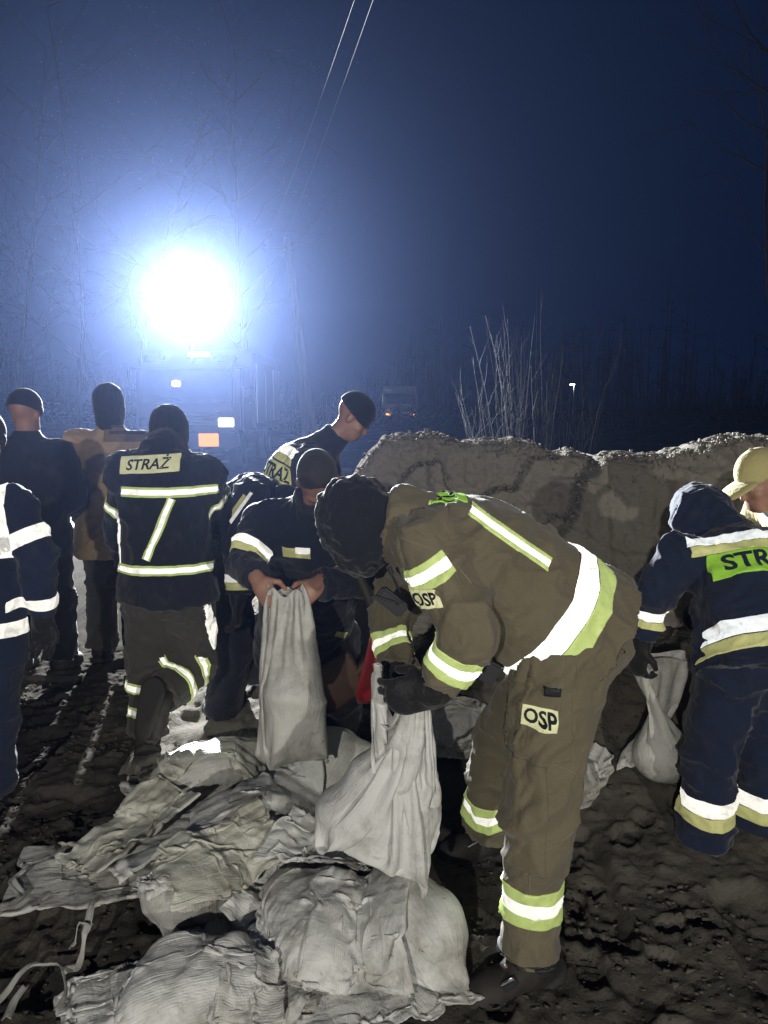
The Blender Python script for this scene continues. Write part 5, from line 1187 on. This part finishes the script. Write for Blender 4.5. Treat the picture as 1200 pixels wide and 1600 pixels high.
# ---------------------------------------------------------------- bare trees and shoots
def twigs(rg, base, d, length, r, depth, out, droop=0.0, spread=.55, nsub=4):
    n = 7; pts = [np.array(base)]; d = nrm(d)
    for i in range(n):
        d = nrm(d + rg.normal(0, .11, 3) + A(0, 0, -droop if depth < 2 else .03)); pts.append(pts[-1] + d * length / n)
    pts = np.array(pts); out.append((pts, np.linspace(r, r * .35, n + 1)))
    if depth == 0: return
    for k in range(nsub):
        i = rg.integers(2, n + 1); nd = nrm(nrm(pts[i] - pts[i - 1]) + rg.normal(0, spread, 3)); twigs(rg, pts[i], nd, length * rg.uniform(.45, .7), r * .42, depth - 1, out, droop, spread, nsub)
def tree(label, x, y, hgt, seed, depth=3, droop=.05, lean=(0, 0), r=.12, name='bare_tree', leaves=0, nsub=4, group='bare trees'):
    rg = np.random.default_rng(seed); z = float(gz(x, y)); t = thing(name, label, 'tree', (x, y, z), group)
    n = 12; p = [A(x, y, z - .3)]; d = nrm(A(lean[0], lean[1], 1))
    for i in range(n): d = nrm(d + rg.normal(0, .05, 3)); p.append(p[-1] + d * hgt / n)
    p = np.array(p); V, Q = tube(p, np.linspace(r, r * .2, n + 1), 9); part('trunk', V, Q, M_BARK, t); out = []
    for i in range(3, n + 1):
        for k in range(2): a = rg.uniform(0, 6.28); twigs(rg, p[i], A(math.cos(a), math.sin(a), .7), hgt * rg.uniform(.16, .3), r * .32, depth - 1, out, droop, .5, nsub)
    V, Q = tubes([(a, np.maximum(b, .0022)) for a, b in out], 4); o = part('crown', V, Q, M_TWIG, t)
    if leaves:
        tips = np.array([a[-1] for a, b in out]); tips = tips[rg.integers(0, len(tips), leaves)] + rg.normal(0, .12, (leaves, 3)); q = rg.normal(0, .009, (leaves, 4, 3)) 
        q[:, 2] = q[:, 0] * -1 + q[:, 1] * .2; q[:, 3] = -q[:, 1]; V = (tips[:, None] + q).reshape(-1, 3)
        lf = part('dry_leaves', V, np.arange(leaves * 4).reshape(-1, 4), plain('dry_leaf', (.22, .2, .07), .7), t, False); lf['kind'] = 'stuff'
for k, (px, y, h_, dr, lb, lv) in enumerate(((40, 25, 13, .14, 'tall bare tree with drooping twigs at the far left edge', 500), (125, 27, 14, .16, 'bare tree with hanging twigs and pale slender trunk left of the glare', 700), (215, 33, 15, .08, 'tall bare tree with dry leaves behind the fire engine', 900),
        (395, 36, 16, .06, 'faint bare tree to the right of the glare behind the wires', 900))):
    q = P(px, 631, y); tree(lb, q[0], y, h_, 100 + k, 3, dr, (rng.uniform(-.08, .08), -.02), (.09, .09, .14, .14)[k], leaves=lv)
q = P(1262, 631, 13); tree('bare tree just outside the right edge, long thin curved branches', q[0], 13, 8, 131, 3, -.02, (-.1, -.05), .06, nsub=3)
for k in range(9):
    px = 940 + k * 34 + rng.uniform(-12, 12); y = rng.uniform(22, 34); q = P(px, 631, y)
    tree(['thin young tree in the dark row on the right, %s from the lamp' % o for o in ('first', 'second', 'third', 'fourth', 'fifth', 'sixth', 'seventh', 'eighth', 'ninth')][k], q[0], y, rng.uniform(2.4, 4.5), 150 + k, 2, 0, (0, 0), .035, 'young_tree', 0, 3, 'young trees behind the sand')
bq = P(838, 655, 13.5); bz = float(gz(bq[0], 13.5)); bush = thing('bare_bush', 'clump of tall bare shoots rising behind the sand pile', 'bush', (bq[0], 13.5, bz)); rg = np.random.default_rng(5)
for k in range(80):
    a = rg.uniform(-1, 1); b0 = A(bq[0] + a * .85 + rg.normal(0, .08), 13.5 + rg.normal(0, .3), bz - .1); out = []
    hh = rg.uniform(1.6, 3.9) * (1 - .3 * abs(a)); n = 9; d = nrm(A(a * .16 + rg.normal(0, .05), rg.normal(0, .06), 1)); p = [b0]
    for i in range(n): d = nrm(d + rg.normal(0, .035, 3)); p.append(p[-1] + d * hh / n)
    p = np.array(p); out.append((p, np.linspace(.009, .003, n + 1)))
    for i in range(3, n, 1):
        if rg.random() < .7: twigs(rg, p[i], A(rg.normal(0, .4), rg.normal(0, .4), 1), rg.uniform(.25, .6), .005, 0, out)
    V, Q = tubes(out, 4); part('shoot', V, Q, M_TWIG, bush)
# tangled low brush and clods behind the pile
def brush():
    rg = np.random.default_rng(8); out = []
    for k in range(900):
        x = rg.uniform(-1, 9); y = rg.uniform(9, 20); z = float(gz(x, y)); d = A(rg.normal(0, 1), rg.normal(0, 1), rg.uniform(.1, .9)); L = rg.uniform(.15, .5)
        p = A(x, y, z - .03); out.append((np.array([p, p + nrm(d) * L * .5, p + nrm(d + A(0, 0, -.4)) * L]), np.array([.008, .006, .003])))
    V, Q = tubes(out, 3); o = part('dead_brush', V, Q, M_TWIG); tag(o, 'tangled dead stalks covering the rough ground behind the sand', 'brush', kind='stuff')
brush()
def far_wood():
    rg = np.random.default_rng(21); out = []
    for k in range(1500):
        y = rg.uniform(62, 120); x = rg.uniform(-.75, .75) * y; z = float(gz(x, y)); hh = rg.uniform(2.5, 9) * (.75 + .35 * math.sin(x * .09) + .2 * math.sin(x * .31)); r = rg.uniform(.05, .11)
        d = nrm(A(rg.normal(0, .06), 0, 1)); p = A(x, y, z - .3); out.append((np.array([p, p + d * hh * .5, p + d * hh]), np.array([r, r * .6, r * .2])))
        for b in range(4): q = p + d * hh * rg.uniform(.3, .9); out.append((np.array([q, q + A(rg.normal(0, .5), 0, rg.uniform(.3, 1)) * hh * .12, q + A(rg.normal(0, .9), 0, rg.uniform(.3, 1.2)) * hh * .2]), np.array([r * .4, r * .3, r * .12])))
    for k in range(700):
        y = rg.uniform(45, 110); x = rg.uniform(-.75, .75) * y; z = float(gz(x, y)); w = rg.uniform(.4, 1.6); hh = rg.uniform(.4, 1.6)
        for b in range(5): p = A(x + rg.normal(0, w), y, z - .2); out.append((np.array([p, p + A(rg.normal(0, .3), 0, hh * .6), p + A(rg.normal(0, .6), 0, hh * rg.uniform(.8, 1.3))]), np.array([.09, .07, .03])))
    V, Q = tubes(out, 3); tag(part('far_wood', V, Q, M_BARK), 'dark bare wood and scrub closing off the far edge of the field', 'wood', kind='stuff')
far_wood()
# ---------------------------------------------------------------- the misty night air; its blue scatter also stands in for lens glow
bm = bmesh.new(); bmesh.ops.create_cube(bm, size=1.0); bmesh.ops.scale(bm, verts=bm.verts, vec=(780, 560, 62)); bmesh.ops.translate(bm, verts=bm.verts, vec=(0, 190, 28))
mh = bpy.data.materials.new('mist_and_lens_glow'); mh.use_nodes = True; nt = mh.node_tree; nt.nodes.remove(nt.nodes['Principled BSDF'])
pv = nt.nodes.new('ShaderNodeVolumePrincipled'); pv.inputs['Color'].default_value = (.36, .50, 1.0, 1); pv.inputs['Density'].default_value = .00068; pv.inputs['Anisotropy'].default_value = .8
nt.links.new(pv.outputs[0], nt.nodes['Material Output'].inputs['Volume'])
hz = bm_part('haze', bm, mh); tag(hz, 'thin bluish night mist lit by the floodlight, also standing in for lens glow', 'haze', kind='stuff')
